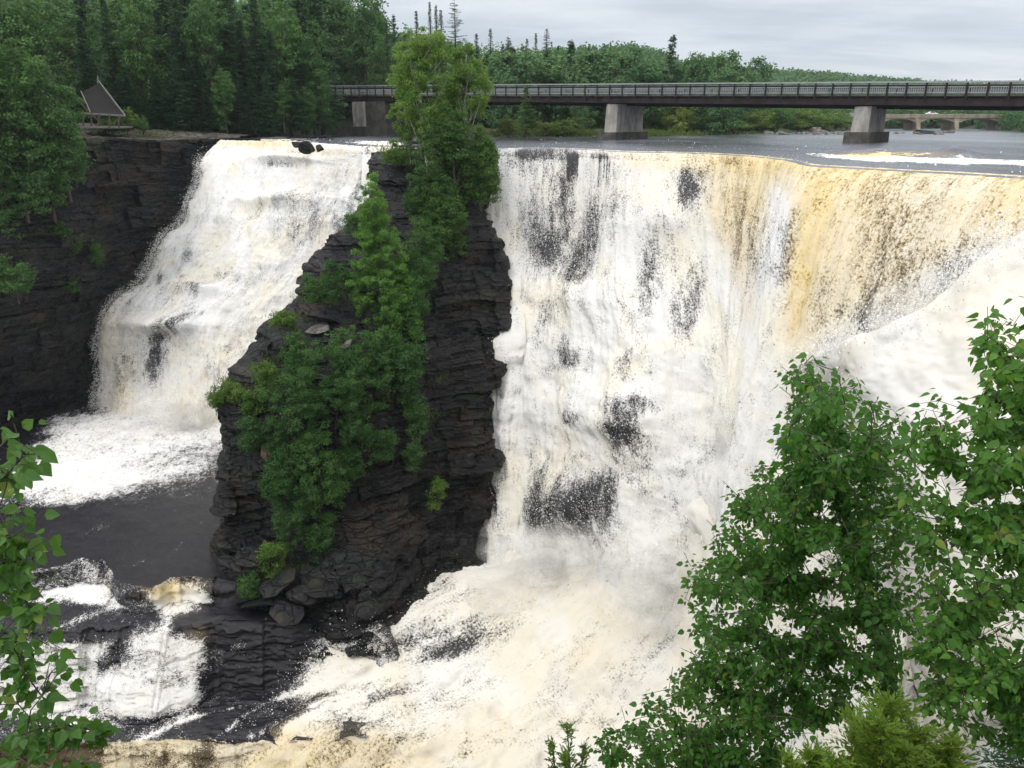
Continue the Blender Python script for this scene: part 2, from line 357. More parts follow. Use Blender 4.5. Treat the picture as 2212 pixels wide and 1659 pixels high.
# smooth plan normals, pointing into the gorge
cen = np.array((2., 46.)); tl = np.gradient(lipw[:, :2], axis=0); nl = np.stack([-tl[:, 1], tl[:, 0]], -1); nl /= np.linalg.norm(nl, axis=1, keepdims=True)
for i in range(len(nl)):
    if (cen-lipw[i, :2]) @ nl[i] < 0: nl[i] *= -1
for _ in range(3): nl[1:-1] = (nl[:-2]+nl[1:-1]*2+nl[2:])/4; nl /= np.linalg.norm(nl, axis=1, keepdims=True)
nl[:8] = (-.05, -1)
for i_, (a_, b_) in {8: (-.25,-.97), 9: (-.5,-.87), 10: (-.68,-.74), 11: (-.78,-.62)}.items(): nl[i_] = (a_, b_)
ZR = [WL+.03, -2.35, -2.9, -4.2, -6.5, -9, -11.5, -14, -17, -20.5, -24, -28, -31.5, -35, -38]
OL = [-.6, .25, .8, 1.2, 1.7, 2.4, 3.6, 5.6, 7.4, 8.8, 10.2, 11.6, 12.8, 14.2, 16.]     # terraced side
OR = [-.6, .25, .9, 1.6, 2.3, 2.8, 3.2, 3.5, 3.8, 4.1, 4.4, 4.7, 5., 5.3, 5.6]         # free-falling curtain
lef = np.array([.35,.5,.75,.95,1,1,.97,.85,.6,.3,.12,0,0,0,0,0,0,0,0.,0,0,0])
ctrl = np.zeros((len(ZR), len(lipw), 3))
for r in range(len(ZR)):
    o = OL[r]*lef+OR[r]*(1-lef)
    ctrl[r, :, :2] = lipw[:, :2]+nl*o[:, None]; ctrl[r, :, 2] = ZR[r]
g = surf(ctrl, 430, 760); n = toward(normals(g), (-.4, -1, .3))
x0, y0 = proj(g); zz = g[..., 2]; dep = (WL-zz)
cu = np.linspace(0, 1, g.shape[1])[None]; lw = sst(1640, 1480, x0)     # weight of the terraced side
fl = flow(g)
q = fl.copy()
q[..., 2] = 3.
big = fbm(q*np.array((.22, .10, 1)), 3, 5, .5); mid = fbm(q*np.array((.8, .22, 1)), 4, 9, .55, True); fin = fbm(q*np.array((2.4, .8, 1)), 3, 13, .6, True)
ter = sst(9, 13, dep)*lw
step = fbm(q*np.array((.18, .55, 1)), 3, 21, .5, True)
amp = sst(.0, 5, dep)
n_d = n*(big*(.45*amp+.45*ter)+mid*(.10*amp)+fin*(.05*amp+.02)+fbm(q*np.array((2.0,.16,1)), 3, 33)*.22*amp+fbm(q*np.array((.55,.8,1)), 3, 34)*.28*ter+fbm(q*np.array((.28,.32,1)), 3, 22, .5)*.65*ter)[..., None]
g2 = g+n_d
# bulges of the bedrock shelves under the water
for bx, by, w, a in [(1215,1080,95,2.2),(1160,760,90,1.4),(1330,900,100,1.5),(1240,640,70,1.2),(1440,470,70,1.),(1190,880,80,1.2)]:
    k = np.exp(-(((x0-bx)/w)**2+((y0-by)/(w*.75))**2)); g2 = g2+n*(k*a)[..., None]
thin = [(1203,468,38,108,7,1.15),(1188,500,50,60,0,.35),(1272,522,28,98,9,1.05),(1262,590,40,30,0,.35),(1145,445,60,85,0,.62),(1487,655,32,95,12,.95),(1475,600,40,110,10,.3),(1405,590,30,90,6,.8),(1480,395,24,42,4,.95),(1500,430,20,40,0,.5),
        (1150,333,34,12,0,1.0),(1215,334,40,13,0,1.0),(1290,338,20,10,0,.7),(1105,345,30,20,0,.4),(1340,430,40,60,0,.25),(1560,740,26,70,14,.5),(1600,700,20,60,14,.3),
        (1200,690,38,26,0,.6),(1235,600,50,20,0,.4),(1215,655,55,20,0,.4),(1232,778,34,24,0,.7),(1350,785,22,34,20,.7),(1225,745,24,24,0,.45),(1205,800,22,14,0,.5),
        (1372,905,20,44,15,1.0),(1395,880,30,25,0,.55),(1345,930,26,60,10,.6),(1385,960,34,40,0,.45),(1330,880,20,16,0,.4),(1265,905,18,16,0,.5),
        (1190,1085,48,62,0,.8),(1250,1085,30,60,0,.55),(1310,1065,34,46,0,.95),(1275,1120,44,50,0,.5),(1170,1160,40,50,0,.5),(1240,1180,52,46,0,.5),(1090,1150,14,50,0,.45),
        (1078,860,14,70,0,.45),(1075,1010,14,60,0,.5),(1068,1100,14,60,0,.5),(1120,640,20,30,0,.2)]
cur = [(1870,470,40,120,12,.22),(1940,470,26,110,12,.2),(1925,610,44,100,14,.35),(1880,690,32,70,10,.7),(1800,560,20,120,10,.35),(2040,500,40,90,10,.2),(1580,430,22,70,8,.45),(1610,520,28,90,6,.45),(1640,570,24,60,0,.4),(1860,400,120,30,0,.2),(1965,560,44,60,0,.2),(1775,640,22,80,8,.25),(2000,600,30,50,0,.4),(1700,560,20,80,6,.25),(1530,420,14,60,5,.3),(2120,430,50,40,0,.25)]
brk = sst(-.55, .25, fbm(q*np.array((1.3, .16, 1)), 3, 28, .6))
foam = .90-np.clip(blobs(g, thin)*1.2, 0, 1.0)*.52*(.6+.4*brk)-np.clip(blobs(g, cur), 0, 1)*.46*(.5+.5*brk)-.20*sst(1480, 1700, x0)*sst(760, 600, y0)*.6+.14*fbm(q*np.array((.25,.2,1)), 3, 27)
foam = foam+.16*sst(0.,1.,blobs(g,[(1560,600,90,150,-20,1),(1660,760,90,90,0,1),(1450,800,90,200,0,.8),(1100,900,50,250,0,.5),(1180,410,120,30,0,.6),(1400,420,60,60,0,.6)]))
    
foam = foam-.75*sst(-.1,.45,fbm(q*np.array((1.5,.03,1)), 3, 35, .6))*sst(1075,1110,x0)*sst(1345,1300,x0)*sst(3.4,1.2,dep)*sst(.2,.6,dep)
foam = foam-.25*np.clip(fbm(q*np.array((.9, .05, 1)), 2, 31), 0, 1)*(1-lw)*sst(.5, 4, dep)
foam = np.where(dep < .6, foam*.8+.1*(1-lw), foam)
tea = np.clip(.62*sst(1470, 1600, x0)*sst(800, 560, y0)+.38*sst(1300, 1380, x0)*sst(395, 345, y0)+.2*blobs(g, [(1290,330,80,14,0,1)])
     +blobs(g, [(1770,430,36,60,10,.55),(1745,540,26,110,9,.55),(1718,660,22,80,6,.4),(1730,720,44,70,5,.3),(1600,400,90,70,0,.15),(1560,520,30,120,5,.2),(2200,430,60,60,0,.25),(1850,390,60,20,0,.2),
                (1680,480,26,90,8,-.75),(1670,430,18,40,0,-.4),(1660,600,40,80,0,-.45),(1560,620,50,90,0,-.5),(1520,560,50,80,0,-.45),(2080,600,120,60,-30,-.6),(1950,730,90,50,0,-.3),(1120,1150,70,120,0,.16),(1100,980,40,120,0,.14)])
     +.16*fbm(q*np.array((.35, .04, 1)), 3, 44)*(1-lw), 0, 1)
tea = tea*sst(.05, .3, tea)
edge = np.ones(x0.shape)
foam = foam-.36*np.clip(fbm(q*np.array((.38,.85,1)), 4, 36, .6), 0, 1)*ter  # shading of the horizontal shelves put into the foam colour
wf = empty('waterfall', lipw[3], 'wide horseshoe waterfall right of the rock island, white on its terraces and tea coloured curtain at right', 'waterfall')
wf['kind'] = 'structure'
gl = g2-np.array(lipw[3])
o = link('curtain', gridmesh('curtain', gl, True, dict(foam=foam, tea=tea, edge=edge, flow=fl)), M['fall'], wf)
wd = np.clip(.85-foam, 0, 1)*sst(1, 4, dep)*sst(1500, 1250, y0)
sp = np.concatenate([pick(gl+n*.35, wd+.02, 15000), pick(gl+n*.6, sst(1110, 1060, x0)*sst(2, 6, dep), 5000)])
spray('spray', sp, .048, M['drop'], wf, .25)
# bedrock seen through the thin water and behind the curtain
cw = ctrl.copy()
for r in range(len(ZR)): cw[r, :, :2] = lipw[:, :2]+nl*((OL[r]*lef+OR[r]*(1-lef))*.45-1.6)[:, None]
cw[..., 2] -= .6
link('gorge_wall', gridmesh('gorge_wall', surf(cw, 90, 140), False), M['rock'], kind='structure')

# ------------------------------------------------------------------ the left-hand fall
LF = [[(478,299,104),(500,302,103),(560,302,101.5),(640,308,95),(720,314,85),(800,320,78),(880,322,75)],
      [(470,305,103.5),(495,307,102.5),(560,309,100.8),(640,316,94),(720,322,84),(800,328,77.2),(880,332,74.5)],
      [(430,345,100.5),(480,346,100),(560,346,98.5),(640,350,92),(720,356,84),(800,362,78),(890,368,76)],
      [(412,400,99.5),(460,400,98.5),(540,400,96),(620,404,91),(710,410,84.5),(790,420,79),(890,428,77)],
      [(388,460,98.5),(440,460,97),(520,462,94.5),(600,466,90),(690,472,85),(770,480,80.5),(880,492,79)],
      [(350,530,97),(410,530,95.5),(490,532,93),(570,536,89),(660,545,85),(740,550,82),(860,560,81)],
      [(310,605,96),(370,605,94.5),(450,606,92),(540,610,88.5),(620,615,85.5),(710,622,83),(830,630,82.5)],
      [(240,668,93.4),(304,672,91.4),(390,680,89.9),(490,690,87.5),(580,700,85),(680,710,83.5),(800,720,83)],
      [(208,760,93.5),(275,765,90.5),(365,775,89),(460,785,86.5),(550,795,84.5),(650,800,83.5),(780,810,83)],
      [(198,880,91),(262,890,88),(350,905,86),(440,915,84.5),(530,925,83),(630,925,82.5),(760,925,82)],
      [(190,960,89),(255,985,86),(345,1010,84),(435,1020,83),(520,1030,82),(620,1030,81),(740,1030,80)]]
ctrl = np.array([[P(*c) for c in r] for r in LF])
ctrl[0, :, 2] = WL+.04; ctrl[0, :, :2] = (ctrl[1, :, :2]+[0, .9])
g = surf(ctrl, 430, 300); n = toward(normals(g), (0, -1, .5)); fl = flow(g); q = fl.copy(); q[..., 2] = 7.
x0, y0 = proj(g); dep = np.clip(WL-g[..., 2], 0, 99); amp = sst(.3, 5, dep)
step = fbm(q*np.array((.13, .42, 1)), 4, 51, .55, True)
g2 = g+n*(fbm(q*np.array((.2, .12, 1)), 3, 52)*1.3*amp+step*.10*amp+fbm(q*np.array((1.9,.22,1)), 3, 60)*.16*amp+fbm(q*np.array((.28, .35, 1)), 3, 58, .5)*.5*amp+fbm(q*np.array((.9, .38, 1)), 4, 53, .6)*.17*(amp+.1)+fbm(q*np.array((2.6, 1.4, 1)), 2, 54, .6, True)*.07)[..., None]
for bx, by, w, h, a in [(620,345,75,8,1.),(360,700,90,16,2.2),(600,430,80,14,1.),(430,625,60,14,1.2)]:
    g2 = g2+n*(np.exp(-(((x0-bx)/w)**2+((y0-by)/h)**2))*a)[..., None]
foam = .85+.22*fbm(q*np.array((.2,.2,1)), 3, 57)-.50*(.6+.4*sst(-.5,.3,fbm(q*np.array((1.1,.4,1)),3,59)))*np.clip(blobs(g, [(612,357,46,8,0,1.0),(640,330,30,6,0,.3),(590,440,54,26,-10,.5),(640,480,44,24,0,.45),(690,455,20,26,0,.45),(655,510,40,18,-20,.3),(375,715,55,15,-22,1.0),(340,770,22,48,6,.95),(325,800,18,40,0,.7),(410,690,34,14,-15,.6),
         (425,625,20,14,0,.5),(500,610,34,24,0,.3),(470,650,44,22,0,.3),(410,535,20,26,0,.4),(405,555,18,22,0,.5),(560,500,26,40,10,.25),(535,590,40,26,0,.25),(430,370,14,10,0,.6),(400,470,10,14,0,.5),(345,600,12,24,0,.5),(620,690,20,40,30,.5),(640,660,20,30,0,.4),
         (780,430,14,60,12,.95),(800,350,14,50,12,.8),(745,490,16,30,10,.6),(262,790,18,60,0,.4),(470,800,18,20,20,.25),(590,345,80,6,0,.3),(830,345,20,24,0,.8)]), 0, 1.2)
foam = np.where(dep < .5, .9, foam)
left = np.linspace(0, 1, g.shape[1])[None]
foam = foam-.35*sst(.05, .0, left)
tea = np.clip(blobs(g, [(570,310,90,8,0,.7),(620,330,80,16,0,.25),(250,800,50,90,5,.3),(240,690,50,30,0,.2),(690,540,26,60,25,.35),(665,590,20,30,10,.5),(580,650,90,50,-20,.15),(460,860,90,60,0,.2),(350,890,120,30,0,.15),(720,330,60,10,0,.3),(490,310,30,8,0,.3)]), 0, 1)
edge = sst(0, .03, left)*1.2+.0*dep
lf = empty('waterfall', ctrl[0, 2], 'tall sloping white waterfall left of the rock island, spreading into foam at its foot', 'waterfall'); lf['kind'] = 'structure'
gl = g2-ctrl[0, 2]
link('curtain', gridmesh('curtain', gl, True, dict(foam=foam, tea=tea, edge=edge, flow=fl)), M['fallL'], lf)
spray('spray', np.concatenate([pick(gl+n*.3, (sst(.05, .0, left)+.02*(foam < .9))*sst(1, 3, dep)*sst(990, 930, y0), 9000), pick(gl+n*.3, sst(.03, .0, left)*sst(1, 3, dep)*sst(990, 930, y0), 9000), pick(gl+n*.4, np.clip(.95-foam, 0, 1)*sst(1, 3, dep), 8000)]), .045, M['drop'], lf, .25)
bed = surf(ctrl, 60, 60); link('fall_bedrock', gridmesh('fall_bedrock', bed-toward(normals(bed), (0,-1,.5))*1.6, False), M['rock'], kind='structure')

# ------------------------------------------------------------------ pool, wet slab and the stepped ledges below (one stepped bed)
CXs = [-260,-60,0,80,160,222,254,317,369,453,500,600,680,800,950,1120,1300]
E1 = [1246,1242,1238,1228,1218,1211,1252,1273,1252,1247,1255,1262,1265,1268,1268,1268,1268]
E2 = [1372,1370,1362,1356,1353,1352,1351,1352,1352,1340,1336,1346,1351,1346,1340,1335,1335]
E3 = [1612,1612,1607,1602,1600,1598,1597,1602,1600,1603,1603,1606,1600,1595,1590,1590,1590]
ux = np.concatenate([np.linspace(-260, -70, 12), np.linspace(-60, 1120, 400), np.linspace(1125, 1300, 10)])
e1 = np.interp(ux, CXs, E1); e2 = np.interp(ux, CXs, E2); e3 = np.interp(ux, CXs, E3)
jag = lambda s, a, f: a*fbm(np.stack([ux*f, ux*0+s, ux*0], -1), 3, int(s))+a*.6*np.round(2*fbm(np.stack([ux*f*.8, ux*0+s+5, ux*0], -1), 2, int(s)+3))
e1 = e1+jag(3, 5, .03); e2 = e2+jag(9, 5, .03); e3 = e3+jag(14, 6, .02)
zp = -33-2.4*sst(470, 700, ux)
z1 = -34.8-.7*sst(470, 700, ux)
rows = []; tags = []
def seg(a, b, k, tag):
    for t in np.linspace(0, 1, k, endpoint=False): rows.append(a*(1-t)+b*t); tags.append(tag)
back = PZ(ux, np.full(ux.shape, 860.), zp); back[:, 1] = np.minimum(back[:, 1], 98)
top1 = PZ(ux, e1, zp); f1 = top1.copy(); f1[:, 1] -= .55; f1[:, 2] = z1
top2 = PZ(ux, e2, z1+0*ux); top2[:, 1] = np.minimum(top2[:, 1], f1[:, 1]-.4); top2[:, 2] = z1-.15
f2 = top2.copy(); f2[:, 1] -= 1.6+1.6*np.clip(np.interp(ux, [200,300,440,480,640,760], [.4,1.6,1.3,0,0,0]), 0, 3); f2[:, 2] = -40
top3 = PZ(ux, e3, -40+0*ux); f3 = top3.copy(); f3[:, 1] -= 1.8; f3[:, 2] = -44.5
end = f3.copy(); end[:, 1] = 22; end[:, 2] = -46
seg(back, top1, 200, 0); seg(top1, f1, 12, 1); seg(f1, top2, 36, 2); seg(top2, f2, 60, 3); seg(f2, top3, 80, 4); seg(top3, f3, 36, 5); seg(f3, end, 30, 6); rows.append(end); tags.append(6)
g = np.array(rows); tg = np.array(tags)[:, None]*np.ones(len(ux))[None]
x0, y0 = proj(g); fl = flow(g); q = g.copy()
vert = ((tg == 1) | (tg == 3) | (tg == 5)).astype(float)
# cascade mask
casc = np.clip(inpoly(x0, y0, [(325,1285),(452,1272),(470,1300),(395,1352),(458,1362),(462,1450),(440,1530),(330,1560),(180,1540),(240,1420),(280,1352),(330,1335)], 34), 0, 1)
sub = np.clip(inpoly(x0, y0, [(690,1351),(812,1340),(1000,1330),(1000,1500),(730,1500),(590,1520),(640,1440)], 16), 0, 1)
lowl = np.clip(inpoly(x0, y0, [(-300,1372),(262,1368),(250,1400),(270,1500),(150,1540),(0,1560),(-300,1560)], 22), 0, 1)
apron = np.clip(inpoly(x0, y0, [(205,880),(125,898),(88,950),(55,1010),(-40,1060),(-300,1090),(-300,1100),(70,1072),(170,1062),(262,1036),(380,1002),(480,985),(640,985),(640,800),(205,800)], 75)+.45, 0, 1)
d = np.zeros(x0.shape)
slabn = fbm(q*np.array((.12, .2, .2)), 3, 61)*.22+.10*np.floor(3*(fbm(q*np.array((.10, .16, 0)), 2, 62)+.3*q[..., 0]*.05))/3
wav = fbm(q*np.array((.5, .9, .5)), 4, 63, .5, True)*.30
d += np.where((tg == 0) & (y0 > 800), slabn*.6*(1-apron)+wav*apron*1.6+.12*wav, 0)
d += np.where((tg == 2), wav*.45+.12*fbm(q*.8, 3, 64), 0)
d += np.where((tg >= 4), wav*.8, 0)
g[..., 2] += d; g[..., 2] -= 4.5*sst(815, 905, ux)[None]
ledge = np.round(3*fbm(q*np.array((.30, .3, 1.6)), 3, 65))/3*.45+fbm(q*np.array((1.2, 1.2, 4)), 3, 66)*.15
g[..., 1] -= vert*(ledge*(1-casc*.4)+casc*(.4+.3*fbm(q*np.array((.9,.9,.5)), 3, 67, .6))+sub*(.2)+.25*lowl)
foam = -.26+.36*np.clip(1-np.abs(y0-1040-.05*(300-x0))/60, 0, 1)*(tg == 0)
foam = foam+apron*.84+.34*fbm(q*np.array((.10,.55,0)), 4, 95, .6)*(tg == 0)*sst(1.,.6,apron)*sst(-.05,.2,apron)
foam += blobs(g, [(250,1055,160,22,-12,.22),(420,1000,60,18,-18,.25),(150,1075,110,14,-6,.15),(215,1140,40,8,-20,.25),(300,1215,50,6,-10,.2)])
foam += np.where(tg == 1, .5*sst(250, 205, x0)+.32*sst(210, 250, x0)*sst(480, 440, x0)+.22*sst(310,345,x0)*sst(450,400,x0), 0)
foam += np.where(tg == 2, blobs(g, [(100,1275,90,18,0,.55),(215,1262,60,34,0,.75),(285,1305,60,14,10,.35),(110,1300,110,10,0,.3),(180,1290,90,14,14,.3),(180,1335,100,8,-18,.3)]), 0)
foam += blobs(g, [(360,1282,36,22,0,.5),(420,1290,30,26,0,.5)])*(tg == 1)
foam += casc*.78+sub*.5+lowl*.78*(tg >= 3)
foam -= blobs(g, [(222,1432,16,30,0,.4),(140,1410,40,10,0,.25),(200,1372,70,8,0,.2),(420,1440,12,16,0,.1)])
foam += np.where(tg >= 3, blobs(g, [(500,1430,34,60,8,.36),(520,1395,14,24,0,.2),(470,1410,14,60,0,.3),(630,1395,10,40,0,.12),(330,1520,110,30,-6,.42),(200,1560,120,34,-10,.36),(420,1505,60,14,0,.25),(380,1560,80,14,-24,.25),(80,1560,90,60,0,.28)]), 0)
foam += .22*fbm(np.stack([g[...,0],g[...,1]+g[...,2],0*x0],-1)*.55, 4, 92, .6)*(tg >= 1)
foam += (.75+.5*fbm(q*.5,3,93))*lines(g, [([(300,1602),(380,1562),(465,1536)], 5, .62), ([(470,1592),(520,1552),(576,1515),(650,1490),(729,1473),(800,1462)], 7, .65), ([(543,1593),(590,1570),(630,1556),(690,1530),(762,1506)], 12, .5), ([(620,1590),(700,1545),(790,1520)], 10, .5),
                  ([(430,1560),(480,1535),(540,1522)], 4, .38), ([(640,1600),(660,1570),(720,1560)], 9, .5), ([(560,1524),(590,1505),(660,1490)], 10, .45)])*(tg >= 4)
foam += np.where(tg >= 4, .45*sst(640, 820, x0)+.22*sst(480, 360, x0)*(tg == 4), 0)
foam += .16*(tg == 2)*sst(330, 250, x0)
foam += np.where(tg >= 5, .68*sst(205, 240, x0)+.14+.2*fbm(q*.35,3,91), 0)-blobs(g, [(440,1640,26,40,20,.5),(330,1650,50,30,0,.25)])
tea = np.clip(np.where(tg == 1, blobs(g, [(356,1275,42,26,0,1.),(420,1265,34,20,0,.4)]), 0)+blobs(g, [(430,1370,24,20,0,.35),(380,1310,30,20,0,.2)])+np.where(tg >= 5, .62+.25*fbm(q*.15, 2, 70), 0)*sst(900, 640, x0)+.2*(tg >= 4)*sst(600, 760, x0), 0, 1)
rockw = np.clip(vert*(1-casc)*(1-sub)*sst(440, 480, x0)*(x0 < 700)*(tg == 3), 0, 1)
fl2 = np.stack([g[..., 0], -g[..., 1]*1.0-g[..., 2]*1.4, 0*x0], -1)
link('ledge_water', gridmesh('ledge_water', g, True, dict(foam=foam-.2*rockw, tea=tea, edge=1+0*x0, flow=fl2)), M['terr'], kind='structure')
dr = np.concatenate([pick(g, (casc+sub)*vert, 4000), pick(g, vert*(tg == 5)*(x0 > 210)*(x0 < 800), 2500), pick(g, lowl*vert, 1500)]); dr[:, 1] -= .4; dr[:, 2] += .2
spray('ledge_spray', dr, .035, M['drop'], None, .25)['kind'] = 'stuff'

# ------------------------------------------------------------------ plunge field: boiling foam and thrown water below the right-hand fall
FP = [[(880,1310,55.5),(1020,1220,60.8),(1200,1190,60),(1350,1130,58),(1480,1030,56),(1590,905,51),(1690,812,41.5),(1770,770,37),(1850,742,34),(1950,690,32.5),(2050,628,31.6),(2130,565,31),(2212,500,30.5),(2330,425,30),(2480,400,29.5)],
      [(800,1345,52.2),(980,1268,56.6),(1180,1240,57.2),(1350,1200,56),(1480,1120,54),(1600,1010,50),(1700,900,42.6),(1780,840,38.8),(1860,800,36),(1960,750,33.4),(2060,700,31),(2140,640,29.2),(2230,580,27.6),(2350,510,26.2),(2500,470,25)],
      [(705,1372,49.9),(920,1335,52.6),(1130,1320,53.5),(1330,1290,53),(1480,1230,51),(1610,1140,48),(1720,1040,42.6),(1810,970,39),(1900,920,35.8),(2000,870,33),(2100,830,30.5),(2190,780,28.6),(2280,720,27.2),(2400,660,26),(2550,600,25)],
      [(632,1445,48.5),(850,1425,49.4),(1100,1410,50.2),(1320,1390,49.6),(1490,1350,47.8),(1640,1280,45),(1760,1200,42),(1860,1140,39.5),(1960,1090,37),(2070,1040,34.5),(2170,1000,32),(2270,950,30),(2380,900,28.5),(2500,860,28),(2650,800,27)],
      [(560,1535,46.5),(800,1515,47.0),(1080,1500,47.5),(1310,1490,46.8),(1500,1460,45.2),(1670,1410,42.8),(1800,1360,40),(1910,1310,37.5),(2020,1270,35.2),(2140,1230,33),(2250,1190,31),(2360,1150,29),(2480,1100,28),(2620,1060,27.5),(2750,1000,27)],
      [(500,1604,43.5),(760,1596,43.8),(1050,1590,44.4),(1300,1590,44),(1510,1570,42.8),(1690,1530,40.8),(1840,1490,38.5),(1970,1450,36.2),(2090,1410,34),(2210,1370,32),(2330,1340,30),(2450,1300,28.5),(2580,1260,27.5),(2700,1220,27),(2850,1180,27)],
      [(470,1690,41.9),(730,1690,42.0),(1030,1690,42),(1290,1690,41.6),(1510,1680,40.2),(1710,1650,38.6),(1870,1610,36.8),(2010,1570,35),(2140,1530,33),(2270,1490,31),(2400,1460,29.4),(2530,1420,28),(2670,1380,27.2),(2800,1340,27),(2950,1300,27)],
      [(430,1820,39.6),(700,1830,39.4),(1010,1840,39),(1280,1850,38.6),(1520,1850,37.5),(1730,1830,36),(1900,1800,34.5),(2050,1760,33),(2190,1720,31.5),(2330,1690,30),(2470,1650,28.6),(2610,1620,27.6),(2750,1580,27),(2900,1540,27),(3050,1500,27)]]
FA = np.array(FP, float)
for r_ in range(1, len(FA)): FA[r_, :, 2] = np.where(FA[0, :, 0] > 1800, FA[r_-1, :, 2]-1.3, np.minimum(FA[r_, :, 2], FA[r_-1, :, 2]-.4-.9*sst(1500, 1850, FA[0, :, 0])))
ctrl = P(FA[..., 0], FA[..., 1], FA[..., 2]); ctrl = np.concatenate([ctrl, [np.stack([ctrl[-1, :, 0], ctrl[-1, :, 1]-.5, np.minimum(-46, ctrl[-1, :, 2]-3)], -1)]])
hb_ = sst(1400, 1800, np.array([c[0] for c in FP[0]]))[:, None]; ctrl = np.concatenate([[ctrl[0]+hb_*np.array((.8, 4.5, -7.))+(1-hb_)*np.array((0, .5, -.4))], ctrl])
g = surf(ctrl, 440, 520); n = toward(normals(g), (0, -.5, 1)); x0, y0 = proj(g); fl = flow(g); q = g.copy()
hi = sst(-36, -24, g[..., 2])
a1 = fbm(q*.16, 4, 81, .55); a2 = fbm(q*.5, 4, 82, .55, True); a3 = fbm(q*1.6, 3, 83, .6, True)
al_ = -.88*g[..., 0]-.47*g[..., 1]-.5*g[..., 2]; pe_ = -.47*g[..., 0]+.88*g[..., 1]; qf = np.stack([pe_, al_, 0*al_], -1); stk = fbm(qf*np.array((.55,.12,0)), 4, 87, .55)
left = np.linspace(0, 1, g.shape[1])[None]; rowp = np.linspace(0, 1, g.shape[0])[:, None]
bord = sst(0, .05, left)
g2 = g+n*((a1*(1.2-.55*hi)+fbm(q*.5, 4, 82, .55)*(.38-.22*hi)+a2*(.10-.09*hi)+fbm(qf*np.array((.5,.14,0)), 3, 88, .5, True)*(.42-.38*hi)+fbm(qf*np.array((.35,.2,0)), 2, 89, .5)*.3*hi+fbm(q*3.2, 2, 90, .6)*.03*hi+a3*(.06-.02*hi))*(.3+.7*bord))[..., None]
for bx, by, w, h, a in [(1130,1350,110,40,1.1),(1230,1270,120,40,1.2),(960,1340,90,34,.9),(1500,1100,80,60,1.2),(1650,900,60,60,1.),(1300,1450,160,50,.8)]:
    g2 = g2+n*(np.exp(-(((x0-bx)/w)**2+((y0-by)/h)**2))*a)[..., None]
foam = .88+.14*hi-.50*np.clip(blobs(g, [(870,1395,60,22,-10,.6),(1010,1290,60,26,-30,.5),(990,1392,70,24,-18,.9),(1090,1375,50,18,-30,.6),(930,1365,70,14,-10,.4),(735,1362,60,10,-5,.5),(700,1520,120,26,-25,.8),(780,1540,110,26,-25,.55),(620,1560,100,40,-20,.9),(850,1500,80,14,-20,.4),(1060,1230,30,20,0,.6),(960,1275,40,20,-30,.7),
        (1250,1560,50,18,0,.25),(1440,1450,30,14,0,.25),(1620,1300,40,40,0,.2),(1590,1370,26,60,0,.3),(1050,1480,60,16,0,.2),(1130,1610,26,14,0,.4),(1640,1060,30,30,0,.2),(900,1600,50,14,0,.3)]), 0, 1.1)-.5*sst(.06, 0, left)-.15*sst(1000,700,x0)
foam = foam+.18*a1+.30*stk+.02+.42*hi+lines(g, [([(470,1592),(520,1552),(576,1515),(650,1490),(729,1473),(850,1450)], 8, .55), ([(543,1593),(590,1570),(630,1556),(690,1530),(762,1506)], 9, .45), ([(620,1590),(700,1545),(790,1520)], 8, .45)])
tea = np.clip(.10*sst(900, 1100, y0)+.16*a1+.65*sst(1560, 1610, y0)*sst(1150, 700, x0)+blobs(g, [(1320,1330,70,50,0,.2),(1280,1420,70,40,0,.15),(1150,1560,180,40,0,.22),(1100,1300,80,40,0,.12)]), 0, 1)
edge = np.minimum(sst(0, .05, left)*1.15, sst(0, .035, rowp)*1.15)
link('plunge_water', gridmesh('plunge_water', g2, True, dict(foam=foam, tea=tea, edge=edge, flow=qf)), M['rapid'], kind='structure')
spray('plunge_spray', np.concatenate([pick(g2+n*.4, sst(.06, .0, np.abs(rowp-.13))*sst(.3, .5, left), 16000), pick(g2+n*.25, sst(.12, 0, left)*np.ones(x0.shape), 2500), pick(g2+n*.2, np.clip(1.-foam, 0, 1), 5000)]), .042, M['drop'], None, .4)['kind'] = 'stuff'
PLR = g2[0]   # crest of the thrown water, for the mist
# ------------------------------------------------------------------ rock
def strata(p, amp=1., th=1.15, s=0, cell=3.2):
    """offsets of broken horizontal beds"""
    w = p[..., 2]+.7*fbm(p*.06, 2, 101+s)+.22*fbm(p*.3, 2, 102+s); u = p[..., 0]*.85+p[..., 1]*.5
    o = 0
    for k, (t, c, a) in enumerate(((th*2.1, cell*1.7, .9), (th, cell, .55), (th*.33, cell*.5, .24))):
        l = np.floor(w/t).astype(np.int64); sh = _h(l, l*0+k, l*0, 7+s)*9
        cc = np.floor((u+sh+.4*fbm(p*.5, 2, 5+k+s))/c).astype(np.int64)
        o = o+a*(_h(l, cc, l*0+k, 11+s)-.5)
    return amp*(o+.55*fbm(p*.22, 3, 103+s)+.16*fbm(p*1.3, 4, 104+s))
def rockpatch(name, rows, nv, nu, mat, d, amp=1., s=0, world=None, **kw):
    c = np.array([[P(*q) for q in r] for r in rows]) if world is None else world
    g = surf(c, nv, nu); n = toward(normals(g), d); n2 = n*np.array((1, 1, .35))
    g = g+n2*strata(g, amp, s=s, **kw)[..., None]
    return g
YS = [325,335,400,480,560,620,680,760,840,950,1080,1180,1260,1340,1420]
XL = [822,818,796,756,662,640,602,545,482,480,480,464,486,500,505]
XR = [1060,1062,1054,1048,1088,1101,1097,1086,1071,1064,1056,1050,1047,1045,1045]
